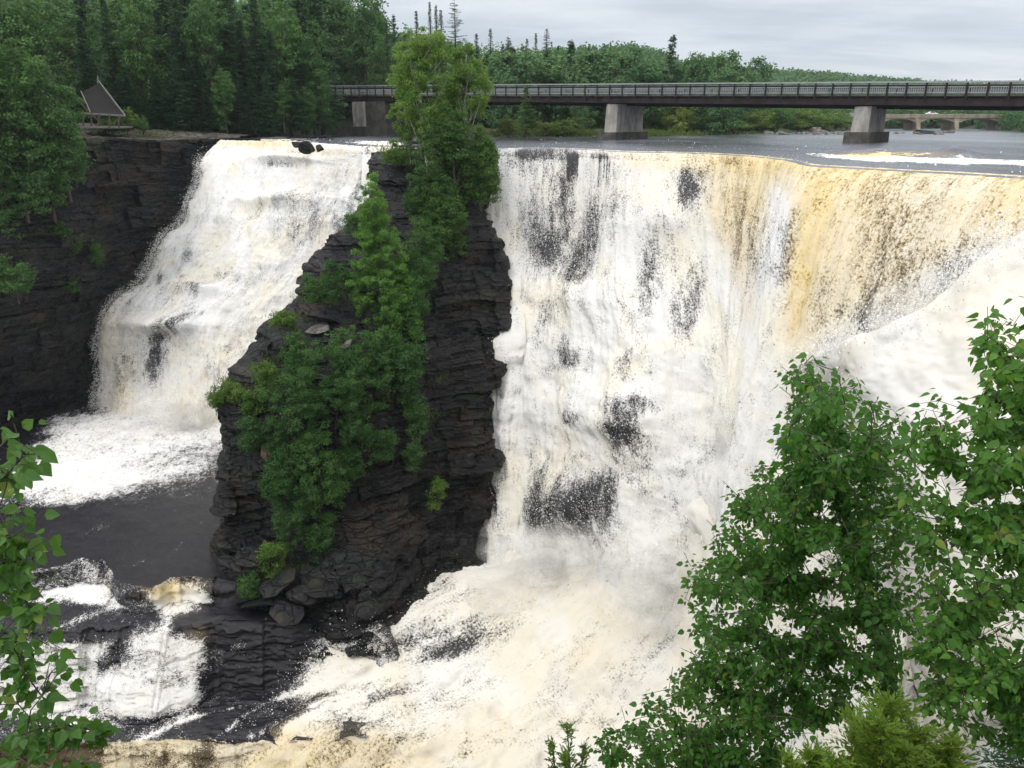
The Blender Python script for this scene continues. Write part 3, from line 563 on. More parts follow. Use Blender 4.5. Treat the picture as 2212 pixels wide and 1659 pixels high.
YD = [[76,75,74,74,75,76],[74.5,73,72,72,73,75],[72,70.5,70,70,71,75],[71,69,68,68,69,74],[69.5,67.5,66,66,67.5,73],[68,65.8,64.8,64.8,66.5,72],
      [66.5,64,63,63.3,65.5,71],[63.5,61.6,61,61.6,64,70],[59.2,58.6,58.6,59.6,62.5,69],[57.4,57.4,57.8,58.8,61.5,68],[56.2,56.5,56.8,57.8,60.5,67],[54.6,55.4,55,56,59.5,66],[53.2,53,52.2,53.2,58,64],[51.8,51.4,49.9,51.2,56,63],[50.8,50,48.6,50,55,62]]
rows = []
for y, a, b, d in zip(YS, XL, XR, YD):
    w = b-a; rr = [(a+60, y-4, d[0]+13), (a+14, y, d[0]+4), (a, y, d[0])]
    rr += [(a+w*t, y, dd) for t, dd in zip((.2,.42,.62,.82), d[1:5])]
    rr += [(b, y, d[4]+1.6), (b-8, y, d[4]+5), (b-50, y-4, d[4]+12)]; rows.append(rr)
top = [(x+(950-x)*.5, 322, yy+2) for x, _, yy in rows[0]]
ISL = np.array([[P(*q) for q in r] for r in [top]+rows]); ISL[0, :, 2] = -1.7; ISL[1, :, 2] = np.minimum(ISL[1, :, 2], -2.0)
gi = rockpatch('rock_island', None, 430, 340, None, (0, -1, .2), 1.15, 0, world=ISL)
# rubble skirt of leaning blocks: coarser jumble near the foot
x0, y0 = proj(gi); kk = sst(1140, 1230, y0)*sst(1060, 900, x0)
nn = toward(normals(gi), (0,-1,.2)); gi = gi+nn*(kk*(.9*(_h(np.floor(gi[...,0]/1.4+fbm(gi*.3,2,9)).astype(np.int64), np.floor(gi[...,2]/.8).astype(np.int64), np.zeros(x0.shape, np.int64), 5)-.4)))[..., None]
ro = link('rock_island', gridmesh('rock_island', gi, False), M['rock'], kind='structure')
ro.data.materials.append(M['rockbrown'])
# left cliff
LC = [[(-420,292,80),(-200,294,82),(0,296,86),(100,297,89),(190,298,92),(260,300,95),(340,303,98),(420,300,102),(500,298,106),(560,298,109)],
      [(-420,330,79),(-200,330,81),(0,330,85),(100,330,88.5),(190,330,91.5),(260,332,94.5),(340,335,97.8),(400,338,101.5),(470,340,105),(540,340,108)],
      [(-420,420,77),(-200,420,79),(0,420,83),(100,420,87),(190,420,91),(260,420,94.5),(340,420,98),(400,420,101.5),(450,420,104),(520,420,107)],
      [(-420,520,75),(-200,520,77),(0,520,81),(100,520,85),(190,520,89),(250,520,93.5),(320,520,97),(370,520,99.5),(420,520,102),(480,520,106)],
      [(-420,620,74),(-200,620,76),(0,620,81.5),(100,620,85.5),(180,620,89.5),(235,620,93),(290,620,95.8),(340,620,98),(390,620,101),(450,620,105)],
      [(-420,720,73),(-200,720,75),(0,720,81),(100,720,85),(165,720,89),(205,720,92.6),(245,720,94.6),(290,720,97),(340,720,100),(400,720,104)],
      [(-420,820,72),(-200,820,74),(0,820,82),(90,820,86),(150,820,89.5),(195,820,92),(235,820,94),(280,820,96.5),(330,820,99),(390,820,103)],
      [(-420,900,71),(-200,905,74),(0,910,83),(80,905,86.6),(140,898,88.6),(190,890,91),(230,890,93),(280,890,96),(330,890,98),(390,890,101)],
      [(-420,1010,69),(-200,1000,72),(0,990,81.6),(80,985,84.8),(140,975,87),(190,970,89.5),(230,970,91),(280,970,94),(330,970,96),(390,970,99)]]
gc = rockpatch('cliff', LC, 380, 420, None, (.3, -1, .1), 1.1, 31)
link('cliff', gridmesh('cliff', gc, False), M['rock'], kind='structure')
# rock ledge on top of the cliff
TL = [[(-420,293,80.2),(-200,295,82.2),(0,297,86),(100,298,89),(190,299,92),(260,300.5,95),(340,303,98.4),(420,301,102.3),(490,298.5,106),(520,296,109)],
      [(-420,283,86),(-200,284,88),(0,286,92),(100,286,95),(190,286,98),(260,288,101),(340,290,103.5),(430,292,107),(500,292.5,110),(540,292,113)],
      [(-420,266,96),(-200,268,98),(0,270,102),(100,271,104),(190,273,106),(260,274,108),(340,277,110),(430,281,113),(500,287,116),(550,290,119)],
      [(-420,262,110),(-200,263,112),(0,266,116),(100,267,118),(190,268,120),(260,270,122),(340,273,124),(430,278,126),(500,287,127),(560,291,128)]]
c = np.array([[P(*q) for q in r] for r in TL]); g = surf(c, 110, 300)
w = g[..., 1]+1.5*fbm(g*.12, 3, 7)+.18*g[..., 0]
g[..., 2] += .30*(_h(np.floor(w/1.9).astype(np.int64), np.floor((g[..., 0]+w)/6).astype(np.int64), np.zeros(w.shape, np.int64), 3)-.5)+.16*fbm(g*.5, 4, 8)+.08*np.sin(w*2.1)
g[0, :, 2] -= .5
link('rock_ledge', gridmesh('rock_ledge', g, False), M['ledge'], kind='structure')
# loose rocks ---------------------------------------------------
def rock(name, loc, size, mat, label, cat_='rock', group=None, sub=4, seed=0, flat=1.):
    import bmesh
    bm = bmesh.new(); bmesh.ops.create_icosphere(bm, subdivisions=sub, radius=1)
    v = np.array([p.co[:] for p in bm.verts])
    k = 1+.35*fbm(v*1.1+seed*9.1, 3, seed)+.10*fbm(v*4+seed, 3, seed+1)
    v = v*k[:, None]
    for i in range(12):                                  # broken flat faces
        r2 = np.random.default_rng(seed*31+i); d = r2.normal(size=3); d /= np.linalg.norm(d); m_ = .46+.26*r2.random()
        dd = v@d; v = v-np.where(dd > m_, dd-m_, 0)[:, None]*d*.92
    v = v*np.array(size)*np.array((1, 1, flat))
    for p, q_ in zip(bm.verts, v): p.co = q_
    me = bpy.data.meshes.new(name); bm.to_mesh(me); bm.free()
    o = link(name, me, mat); o.location = tuple(float(c) for c in loc); o.rotation_euler = (0, 0, seed*1.3)
    o['label'] = label; o['category'] = cat_
    if group: o['group'] = group
    return o
for i, (x, y, sx, sz, lab) in enumerate([(663,316,1.05,.8,'largest black boulder splitting the left fall just above its crest'),(640,312,.8,.5,'low black rock touching the left side of the crest boulder'),(712,303,.9,.4,'dark rock awash behind and right of the crest boulder'),
                          (706,297,1.0,.35,'flat dark rock farthest upstream above the left fall'),(690,322,.5,.4,'small wet rock just below the crest boulder'),(650,305,.9,.25,'thin flat rock awash left above the crest boulder')]):
    p = PZ(x, y, WL); rock('boulder', p, (sx, sx*.8, sz), M['boulder'], lab, 'boulder', None, 4, i+3)
rr = np.random.default_rng(5)
for i in range(46):
    x = rr.choice([rr.uniform(1650,1835), rr.uniform(1900,2060), rr.uniform(1090,1290), rr.uniform(1560,1700)], p=[.45,.3,.15,.1]); y = rr.uniform(286.5, 291) if x > 1500 else rr.uniform(295, 299)
    p = PZ(x, y, WL); s_ = rr.uniform(.4, 1.3)*(1.3 if x > 1500 else .6)
    rock('river_rock', p, (s_, s_*.8, s_*.45), M['shore'], 'low brown rock breaking the river surface beyond the long bridge' if x > 1500 else 'small stone at the bushy river bank below the long bridge', 'rock', 'rocks upstream of the long bridge' if x > 1500 else 'stones along the bank under the bridge', 2, i+40)
rock('river_rock', PZ(1763,285.5,WL), (2.6,2,1.3), M['pale'], 'pale rounded boulder in the river upstream, left of the right-hand pier', 'rock', None, 3, 91)
rock('river_rock', PZ(2000,289,WL), (3.4,2.2,1.1), M['pale'], 'reddish heap-like rock in the river right of the right-hand pier', 'rock', None, 3, 92).data.materials[0] = M['boulder']
# leaning slabs at the island's foot and on its left shoulder
def slab(loc, sz, rot, mat, label, seed):
    o = rock('rock_slab', loc, sz, mat, label, 'rock', None, 4, seed); o.rotation_euler = rot; return o
SL = [(505,1215,52.2,1.5,.9,.35,'flat grey slab at the left foot of the rock island beside the wet rock floor'),(540,1200,52.6,1.6,1.1,.4,'broad slab resting above the left foot of the rock island'),(600,1262,51.2,1.7,1.2,.5,'pointed block in the rubble at the rock island foot, left of the triangular one'),
      (650,1290,50.2,1.5,1.2,.7,'triangular brown block at the front of the rubble below the rock island'),(570,1300,50.6,1.5,1.1,.35,'brown wedge slab on the ledge above the lower cascade'),(700,1270,50.6,1.6,1.1,.5,'dark block near the right end of the island rubble'),
      (520,1290,51.6,1.2,1.,.35,'low brown slab next to the small cascade'),(615,1318,49.6,1.9,1.2,.35,'flat slab along the outer edge of the rubble ledge'),(475,1175,53.6,1.1,.9,.5,'dark block leaning at the lower left corner of the rock island')]
for i, (x, y, Y, a, b, c_, lab) in enumerate(SL):
    slab(P(x, y, Y), (a*1.15, b*1.1, c_*.7), (.25*math.sin(i*2.1), .25*math.cos(i*1.7), i*.8), M['rock'] if i % 3 else M['boulder'], lab, 60+i)
for i, (x, y, Y, a, lab) in enumerate([(690,850*1.0-140,62.6,1.3,'pale grey slate slab on the left slope of the island among dark slates'),(600,748,61.6,1.4,'dark slate plate at the left edge of the island slope'),(560,770,60.6,1.3,'slate plate near the grassy left edge of the island'),(640,735,61.8,1.2,'slate plate in the middle of the island slope'),
                        (700,690,63.2,1.5,'dark slate shelf under the larch'),(620,772,60.6,1.3,'lowest slate plate above the big bush'),(575,745,61.2,1.,'small tilted slate plate above the white water'),(740,740,61.8,1.5,'blue grey slate plate right beside the big bush'),(665,600,65.4,1.3,'dark overhanging slate nose on the left edge of the island'),(690,570,66.2,1.5,'slate shelf behind the slate nose')]):
    slab(P(x, y, Y), (a, a*.8, .22), (.2, -.25+.1*math.sin(i), i*.9), M['boulder'] if i not in (0,7) else M['shore'], lab, 80+i)
slab(P(573,975,56.6), (.55,.5,1.0), (.1,.1,0), M['pink'], 'patch of exposed pink rock beside the bushes on the left end of the island', 99)
# ------------------------------------------------------------------ river above the falls
ss_ = np.array([-420,-200,0,200,400,478,500,560,640,720,800,880,950,1000,1085,1150,1250,1340,1430,1520,1610,1680,1715,1750,1850,1960,2080,2212,2330,2460,2600])
near = np.array([[-58,100],[-54,104],[-50,106],[-45,108],[-41,109]]+[list(PZ(x, y, WL)[:2]) for x, y in [(478,299),(500,303),(560,303)]]+[list(P(640,312,95)[:2]),list(P(720,316,85.5)[:2]),list(P(800,322,78)[:2]),list(P(880,324,75.2)[:2]),[-7.5,75.6],[-4,75]]+[list(v[:2]) for v in lipw[2:]], float)
us = np.linspace(0, len(near)-1, 560); nr = cat(near, us)
az = nr[:, 0]/nr[:, 1]
dist = np.concatenate([np.linspace(0, 40, 170), np.linspace(41, 420, 120)])
g = np.zeros((len(dist), len(us), 3)); far = np.stack([az*520, 0*az+520], -1)
for i, d in enumerate(dist):
    t = d/420; g[i, :, :2] = nr+(far-nr)*(t if d > 40 else t)
g[..., 2] = WL
rip = fbm(g*np.array((.5, .35, 1)), 3, 200)*.05+fbm(g*np.array((1.6, 1.2, 1)), 2, 201)*.02
x0, y0 = proj(g)
hs = blobs(g, [(1900,334,170,5.0,1.5,.55),(2150,343,130,6,2,.45),(2040,341,60,4,0,.4),(1905,330,10,5,0,.2),(2070,343,30,7,0,.55)])   # standing wave above the right-hand lip
g[..., 2] += rip*sst(0, 1.2, dist[:, None])+hs*.5*(1+.6*fbm(g*.9, 3, 205))+.12*fbm(g*.8, 3, 206, .6, True)*blobs(g, [(650,300,180,16,0,1.)])
g[0, :, 2] = WL-.05
foam = .04+blobs(g, [(560,296,60,4,0,.6),(600,300,110,6,0,.35),(660,311,60,7,0,.5),(720,318,60,6,3,.6),(800,308,60,5,2,.6),(840,312,40,7,0,.45),(620,291,120,2.5,0,.4),(730,296,80,3,0,.15),
      (1980,346,150,7,1.8,.75),(2120,349,110,6,2,.65),(2070,341,26,8,0,.5),(1880,341,70,6,2,.6),(1800,337,60,5,4,.45),(1905,332,16,8,0,.5),(2230,352,60,8,0,.6),(1350,312,200,4,0,.14),(1250,306,120,3,0,.12),(1700,306,150,2,0,.1),(1500,318,200,5,0,.12)])
tea = np.clip(blobs(g, [(1960,333,90,5,0,.9),(1840,337,60,5,3,.5),(1880,333,60,5,0,.7),(830,312,50,6,0,.4),(590,303,50,4,0,.6)]), 0, 1)
foam += .45*tea
foam += np.where((dist[:, None] < 2.5), .25*(x0 < 900)+.05, 0)
link('river', gridmesh('river', g, True, dict(foam=foam, tea=tea)), M['river'], kind='structure')
# ------------------------------------------------------------------ land: banks, hills (radial sheet)
SH = [(-2600,278),(-420,278),(480,284),(600,285),(720,286),(860,287.5),(1000,294),(1080,292),(1290,294),(1400,293),(1560,290),(1640,287.5),(1800,284),(1880,278),(2060,277),(2140,279),(2230,286),(2300,287),(3000,290)]
SKY = [(-2600,-150),(-600,-160),(0,-120),(150,-60),(400,-30),(560,-20),(760,-10),(840,50),(900,80),(1000,92),(1100,104),(1200,112),(1290,108),(1340,103),(1400,112),(1450,135),(1500,147),(1600,153),(1700,158),(1800,165),(1900,172),(2000,180),(2212,184),(2600,186),(3000,190)]
def hillY(x): return ev(x, [(-2600,260),(0,230),(800,250),(1200,330),(1350,420),(1500,560),(1900,760),(3000,800)])
def treeH(x): return 12.
xs = np.linspace(-2600, 3000, 560)
shx = ev(xs, SH); shY = PZ(xs, shx, WL)[:, 1]
shY = np.where(xs < 500, 112+0*xs, shY); shY = np.interp(xs, xs, shY)
shY = np.where((xs >= 500) & (xs < 720), np.interp(xs, [500, 545, 720], [112, 125, 150]), shY)
shY = np.where((xs >= 720) & (xs < 1080), np.interp(xs, [720, 860, 1080], [152, 152, 142]), shY)
hy = hillY(xs); elev = (HOR-ev(xs, SKY))
def horz(x, Y, e): # height at sight line e px above horizon
    return P(x, HOR-e, Y)[..., 2]
topz = horz(xs, hy, elev)-treeH(xs)
tt = np.concatenate([np.linspace(-.02, .05, 6), np.linspace(.07, 1, 40), np.linspace(1.1, 2.6, 12)])
g = np.zeros((len(tt), len(xs), 3)); ax = P(xs, HOR, 1.)[:, 0]
for i, t in enumerate(tt):
    Y = shY+(hy-shY)*t; k = np.clip(t, 0, 1)
    z = WL+np.where(t < .0, -1.2, 0)+1.2*sst(-.005, .03, t)+(topz-WL-1.2)*sst(.25, 1.05, k*1.02)*(1 if t <= 1 else max(.2, 1-.35*(t-1)))
    g[i, :, 0] = ax*Y; g[i, :, 1] = Y; g[i, :, 2] = z
g[..., 2] += .5*fbm(g*.05, 3, 300)*sst(.02, .15, tt)[:, None]
link('ground', gridmesh('ground', g, True), M['soil'], kind='structure')
def ground_z(x, Y):
    i = int(np.clip(np.interp(x, xs, np.arange(len(xs))), 0, len(xs)-1)); return float(np.interp(Y, g0[:, i, 1], g0[:, i, 2]))
g0 = g.copy()
# far flat land beyond everything and the gorge slope under the viewer
link('far_ground', mesh('far_ground', [(-3500,300,-3.2),(3500,300,-3.2),(4500,5200,-3.2),(-4500,5200,-3.2)], [[0,1,2,3]], 4), M['soil'], kind='structure')
nx = np.linspace(-70, 90, 90); ny = np.linspace(-14, 36, 60); gx, gy = np.meshgrid(nx, ny)
gz = np.where(gy < .7, -1.75, -1.75-1.32*(gy-.7))-.4*np.clip(np.abs(gx)-40, 0, 99)*0; q = np.stack([gx, gy, gz], -1); q[..., 2] += .35*fbm(q*.25, 3, 310)*sst(.7, 4, gy)
q[..., 2] = np.maximum(q[..., 2], -47)
link('near_slope', gridmesh('near_slope', q, True), M['soil'], kind='structure')
# gorge sides outside the picture, right of the horseshoe
c = np.array([[(75,60,3),(49,25,-1),(50,16,-1.2),(56,6,-1.5),(68,-8,-1.7)],[(75,58,-1),(47.5,23,-1.6),(48,15,-1.8),(54,6,-2),(66,-8,-2)],[(75,56,-14),(46,22,-14),(47,14,-14),(53,5,-14),(64,-9,-14)],[(75,54,-46),(45,21,-46),(45,13,-46),(51,4,-46),(62,-9,-46)]], float)
gg_ = surf(c, 60, 90); gg_ = gg_+toward(normals(gg_), (-1,0,.1))*strata(gg_, 1., s=77)[..., None]; link('side_cliff', gridmesh('side_cliff', gg_, False), M['rock'], kind='structure')

# ------------------------------------------------------------------ the long bridge
A = P(640, 200, 152.); B = P(2520, 200, 78.)
ya = lambda x: None
bx = [725, 2212]
def bpos(t): return A[:2]+(B[:2]-A[:2])*t
def b_at(x):
    """parameter along the bridge seen in column x"""
    k = P(x, 230, 1.)[0]; d = B[:2]-A[:2]; return (k*A[1]-A[0])/(d[0]-k*d[1])
bd = B[:2]-A[:2]; bl = np.linalg.norm(bd); bu = bd/bl; bn = np.array((-bu[1], bu[0]))       # bn points away from the viewer
if bn[1] < 0: bn = -bn
def zline(y1, y2):  # straight line in space through the two sighted ends
    t1, t2 = b_at(725), b_at(2212); p1, p2 = bpos(t1), bpos(t2); z1 = P(725, y1, p1[1])[2]; z2 = P(2212, y2, p2[1])[2]
    return lambda t: z1+(z2-z1)*(t-t1)/(t2-t1)
zr = zline(184.5, 173.5); zd = zline(204.5, 202); zb = zline(217, 229.5)
brt = empty('road_bridge', (*bpos(.4), zd(.4)), 'long steel girder bridge with picket railings on concrete piers across the river above the falls', 'bridge')
OB = np.array((*bpos(.4), zd(.4)))
def bp(t, off, z): p = bpos(t)+bn*off; return np.array((p[0], p[1], z))-OB
W = 9.
def ribbon(mb, off0, off1, zf0, zf1, n=24):
    ts = np.linspace(0, 1, n+1); v = []; f = []
    for t in ts: v += [bp(t, off0, zf0(t)), bp(t, off1, zf0(t)), bp(t, off1, zf1(t)), bp(t, off0, zf1(t))]
    for i in range(n):
        a, b = i*4, i*4+4; f += [(a,a+1,b+1,b),(a+1,a+2,b+2,b+1),(a+2,a+3,b+3,b+2),(a+3,a,b,b+3)]
    f += [(3,2,1,0), tuple(n*4+k for k in range(4))]; mb.add(v, f)
mb = MB(); ribbon(mb, .2, .5, zb, lambda t: zd(t)-.25); ribbon(mb, 0, .7, lambda t: zb(t)-.003, lambda t: zb(t)+.06); ribbon(mb, -.02, .7, lambda t: zd(t)-.32, lambda t: zd(t)-.245)
mb.obj('girder', M['rust'], brt)
for o_ in (3., 6., 8.6): mb = MB(); ribbon(mb, o_, o_+.3, lambda t: zb(t)-.35, lambda t: zd(t)-.26); mb.obj('girder', M['steel'], brt)
mb = MB(); ribbon(mb, -.1, W+.3, lambda t: zd(t)-.24, zd); mb.obj('deck', M['concrete2'], brt)
H = lambda t: zr(t)-zd(t)
for side in (0., W):
    mb = MB(); ribbon(mb, side-.07, side+.09, lambda t: zr(t)-.17, zr); mb.obj('handrail', M['rail'], brt)
    mb = MB(); ribbon(mb, side+.02, side+.12, lambda t: zr(t)-.75, lambda t: zr(t)-.35); mb.obj('guard_beam', M['rust'] if side == 0 else M['picket'], brt)
    mb = MB(); ribbon(mb, side-.02, side+.06, lambda t: zd(t)+.06, lambda t: zd(t)+.16); ribbon(mb, side-.02, side+.06, lambda t: zd(t)+.9*(H(t)*.55), lambda t: zd(t)+.9*(H(t)*.55)+.1)
    np_ = 560
    for i in range(np_):
        t = (i+.5)/np_; a = bp(t, side, zd(t)+.1); b = bp(t, side, zd(t)+H(t)*.5); mb.beam(a, b, .055, .055)
    o = mb.obj('picket_fence', M['rail'] if side == 0 else M['picket'], brt)
npost = 64 if True else 0
for side in (0., W):
    for i in range(npost if side == 0 else 32):
        t = (i+.5)/(npost if side == 0 else 32); mb = MB(); mb.beam(bp(t, side-.14, zd(t)-.55), bp(t, side-.14, zr(t)-.17), .16, .16); mb.obj('railing_post', M['steel'], brt)
def pier(x, ybase, ytop, wpx, hpx_base):
    t = b_at(x); p = bpos(t); Y = p[1]; z0 = P(x, ybase, Y)[2]; zt = zb(t)-.15
    wm = wpx/F_*Y; ang = math.atan2(bu[1], bu[0])
    def ring(mb, zlo, zhi, hw0, hw1, l0, l1, nose=.35):
        v = []
        for z, hw, (la, lb) in ((zlo, hw0, l0), (zhi, hw1, l1)):
            for a, o in ((-hw, la+nose), (-hw*.45, la), (hw*.45, la), (hw, la+nose), (hw, lb-nose), (hw*.45, lb), (-hw*.45, lb), (-hw, lb-nose)):
                q_ = p+bu*a+bn*o; v.append(np.array((q_[0], q_[1], z))-OB)
        mb.add(v, [(7,6,5,4,3,2,1,0), tuple(range(8, 16))]+[(i, (i+1) % 8, 8+(i+1) % 8, 8+i) for i in range(8)])
    hb = hpx_base/F_*Y; hb0 = z0-1.4; mb = MB(); ring(mb, z0+hb, zt, wm/2*1.02, wm/2, (-.1, W-.6), (.2, W-1.)); po = mb.obj('pier', M['concrete'], brt)
    mb = MB(); ring(mb, hb0, z0+hb, wm/2*1.6, wm/2*1.55, (-1.3, W+.4), (-1.1, W+.2), .5); mb.obj('footing', M['concrete2'], po)
    return t
pier(1318, 301, 230, 27, 14); pier(1862, 308.5, 228, 33, 21)
# left pier: broad wall coloured dark, its lit buttress coloured paler
t = b_at(800); p = bpos(t); z0 = P(800, 284, p[1])[2]
mb = MB()
for a, b_, za, zb_, o0, o1 in ((-3.6, 3.4, z0+.8, zb(t)-.1, 0, W), ):
    v = [np.array((*(p+bu*s_+bn*o_), z))-OB for z in (za, zb_) for s_, o_ in ((a, o0), (b_, o0), (b_, o1), (a, o1))]; mb.add(v, [(0,1,2,3),(4,5,6,7),(0,1,5,4),(1,2,6,5),(2,3,7,6),(3,0,4,7)])
po = mb.obj('pier', M['concrete2'], brt)
mb = MB(); v = [np.array((*(p+bu*s_+bn*o_), z))-OB for z in (z0-1, z0+.8) for s_, o_ in ((-7, -1.6), (5.2, -1.6), (5.2, W+1), (-7, W+1))]; mb.add(v, [(0,1,2,3),(4,5,6,7),(0,1,5,4),(1,2,6,5),(2,3,7,6),(3,0,4,7)]); mb.obj('footing', M['concrete2'], po)
mb = MB(); v = [np.array((*(p+bu*s_+bn*o_), z))-OB for z in (z0+.8, zb(t)-.12) for s_, o_ in ((-3.9, -.5), (-1.2, -.5), (-1.2, -.003), (-3.9, -.003))]; mb.add(v, [(0,1,2,3),(4,5,6,7),(0,1,5,4),(1,2,6,5),(2,3,7,6),(3,0,4,7)]); mb.obj('buttress', M['concrete'], po)
# ------------------------------------------------------------------ far arch bridge
Ya = 255.; xa0, xa1 = 1835, 2400
def ap(x, y, dY=0.): q_ = P(x, y, Ya); return q_+np.array((0, dY, 0))
ab = empty('arch_bridge', ap(2040, 284), 'small pale concrete arch bridge far upstream behind the right end of the steel bridge', 'bridge'); OA = ap(2040, 284)
def aslab(mb, x0_, x1_, y0_, y1_, d0, d1):
    v = [ap(x, y, d)-OA for d in (d0, d1) for x, y in ((x0_,y1_),(x1_,y1_),(x1_,y0_),(x0_,y0_))]; mb.add(v, [(0,1,2,3),(7,6,5,4),(0,4,5,1),(1,5,6,2),(2,6,7,3),(3,7,4,0)])
mb = MB(); aslab(mb, 1895, 2240, 249.5, 254, 0, 9); mb.obj('deck', M['arch'], ab)
for d in (-.2, 9): mb = MB(); aslab(mb, 1895, 2240, 246.3, 247.4, d, d+.25); aslab(mb, 1895, 2240, 247.4, 249.6, d+.05, d+.2); mb.obj('parapet', M['arch'], ab)
px_ = [1905, 1985, 2068, 2168]
for x in px_: mb = MB(); aslab(mb, x-4, x+4, 258, 287, .2, 8.8); aslab(mb, x-8, x+8, 254, 258.5, .25, 8.7); mb.obj('pier', M['arch'], ab)
for a, b_ in zip(px_[:-1], px_[1:]):
    mb = MB(); n_ = 16; v = []; f = []
    for d in (.5, 8.5):
        for i in range(n_+1):
            u = i/n_; x = a+4+(b_-a-8)*u; yy = 257+8*(abs(2*u-1)**2.6)
            v += [ap(x, 254, d)-OA, ap(x, yy, d)-OA]
    m_ = 2*(n_+1)
    for i in range(n_):
        k = 2*i; f += [(k,k+1,k+3,k+2),(m_+k,m_+k+2,m_+k+3,m_+k+1),(k+1,m_+k+1,m_+k+3,k+3)]
    mb.add(v, f); mb.obj('arch', M['arch'], ab)
mb = MB(); v = [ap(x, y, d)-OA for d in (-2, 11) for x, y in ((1826,290),(1900,290),(1900,250),(1893,250),(1826,266))]; mb.add(v, [(0,1,2,3,4),(9,8,7,6,5)]+[(i,(i+1)%5,5+(i+1)%5,5+i) for i in range(5)]); mb.obj('abutment', M['arch'], ab)
# car on it
def car(x, label, col):
    c = ap(x, 249.4, 2.6); e = empty('parked_car' if False else 'car', c, label, 'car', rz=0, sc=.8)
    prof = [(-2.1,.35),(-2.15,.8),(-1.9,.95),(-1.2,1.0),(-.7,1.42),(.6,1.45),(1.3,1.0),(2.05,.85),(2.15,.4)]
    mb = MB(); v = [(a, -.85, z) for a, z in prof]+[(a, .85, z) for a, z in prof]; k = len(prof)
    mb.add(v, [tuple(range(k)), tuple(range(2*k-1, k-1, -1))]+[(i,(i+1)%k,k+(i+1)%k,k+i) for i in range(k)]); mb.obj('body', col, e)
    mb = MB(); mb.add([(-1.0,-.86,1.02),(1.1,-.86,1.02),(.52,-.86,1.37),(-.66,-.86,1.37),(-1.0,.86,1.02),(1.1,.86,1.02),(.52,.86,1.37),(-.66,.86,1.37)], [(0,1,2,3),(7,6,5,4)]); mb.obj('window', M['glass'], e)
    for wx in (-1.35, 1.35):
        for wy in (-.78, .78): mb = MB(); mb.tube([(wx, wy-.1, .32),(wx, wy+.1, .32)], .32, 12); mb.obj('wheel', M['tyre'], e)
car(2021, 'small white car crossing the far arch bridge', M['carpaint'])
c = ap(1838, 252, -8); e = empty('road_sign', P(1838, 262, Ya-10), 'tiny grey sign on a post left of the far arch bridge', 'sign')
mb = MB(); mb.beam((0,0,-1.5),(0,0,2.2),.15,.15); mb.obj('post', M['picket'], e); mb = MB(); mb.box((-.8,-.2,.9),(.8,-.1,2.4)); mb.obj('panel', M['rail'], e)
# ------------------------------------------------------------------ wooden stair and lookout on the left bank
Yp = 97.; st = empty('wooden_stair', P(200, 280, Yp), 'grey wooden stair and railed lookout platform in front of the dark forest at left', 'stairs'); OS = P(200, 280, Yp)
def sp_(x, y, dY=0.): return P(x, y, Yp)+np.array((0, dY, 0))-OS
mb = MB(); mb.beam(sp_(184,171,3), sp_(270*1.0,249,0), .10, .16); o=mb.obj('stair_handrail', M['wood'], st)
mb = MB(); mb.beam(sp_(165,196,1), sp_(216,243,-2.2), .09, .12); mb.obj('stair_handrail', M['wood'], st)
mb = MB(); mb.beam(sp_(183,160,3), sp_(183,186,3), .12, .12); mb.obj('post', M['wood'], st)
mb = MB()
for i in range(16):
    u = i/15; a = sp_(168+u*60, 214+u*52, 1-1.0*u); b = sp_(186+u*66, 208+u*56, 3.-2.2*u); mb.beam(a, b, .32, .05)
mb.beam(sp_(165,222,1), sp_(228,272,-.3), .08, .35); mb.beam(sp_(186,214,3), sp_(254,270,1.), .08, .35); mb.obj('stair_flight', M['wooddark'], st)
mb = MB(); v = [sp_(166,199,1.2), sp_(214,245,-1.6), sp_(262,247,.6), sp_(184,177,3.)]; v += [q_+np.array((0,.25,-.05)) for q_ in v]; mb.add(v, [(0,1,2,3),(7,6,5,4),(0,4,5,1),(1,5,6,2),(2,6,7,3),(3,7,4,0)]); mb.obj('stair_shade_panel', M['shadewood'], st)  # added dark panel, paints the shaded mass between the stair rails
mb = MB(); mb.beam(sp_(200,245,-2.4), sp_(280,250,-1.0), .1, .22); mb.beam(sp_(188,256,-3.8), sp_(202,244,-2.4), .1, .2); mb.obj('platform_rail', M['wood'], st)
for x, y0_, y1_ in ((202,246,278),(219,246,279),(235,247,279),(257,248,279),(277,250,278)):
    mb = MB(); mb.beam(sp_(x,y0_,-2.3), sp_(x,y1_,-2.3), .14, .14); mb.obj('post', M['wooddark'], st)
mb = MB(); v = [sp_(192,272,-3.2), sp_(266,272,-2.2), sp_(266,272,2.5), sp_(192,272,2.5)]; v += [q_-np.array((0,0,.25)) for q_ in v]; mb.add(v, [(0,1,2,3),(7,6,5,4),(0,4,5,1),(1,5,6,2),(2,6,7,3),(3,7,4,0)]); mb.obj('platform_deck', M['wood'], st)
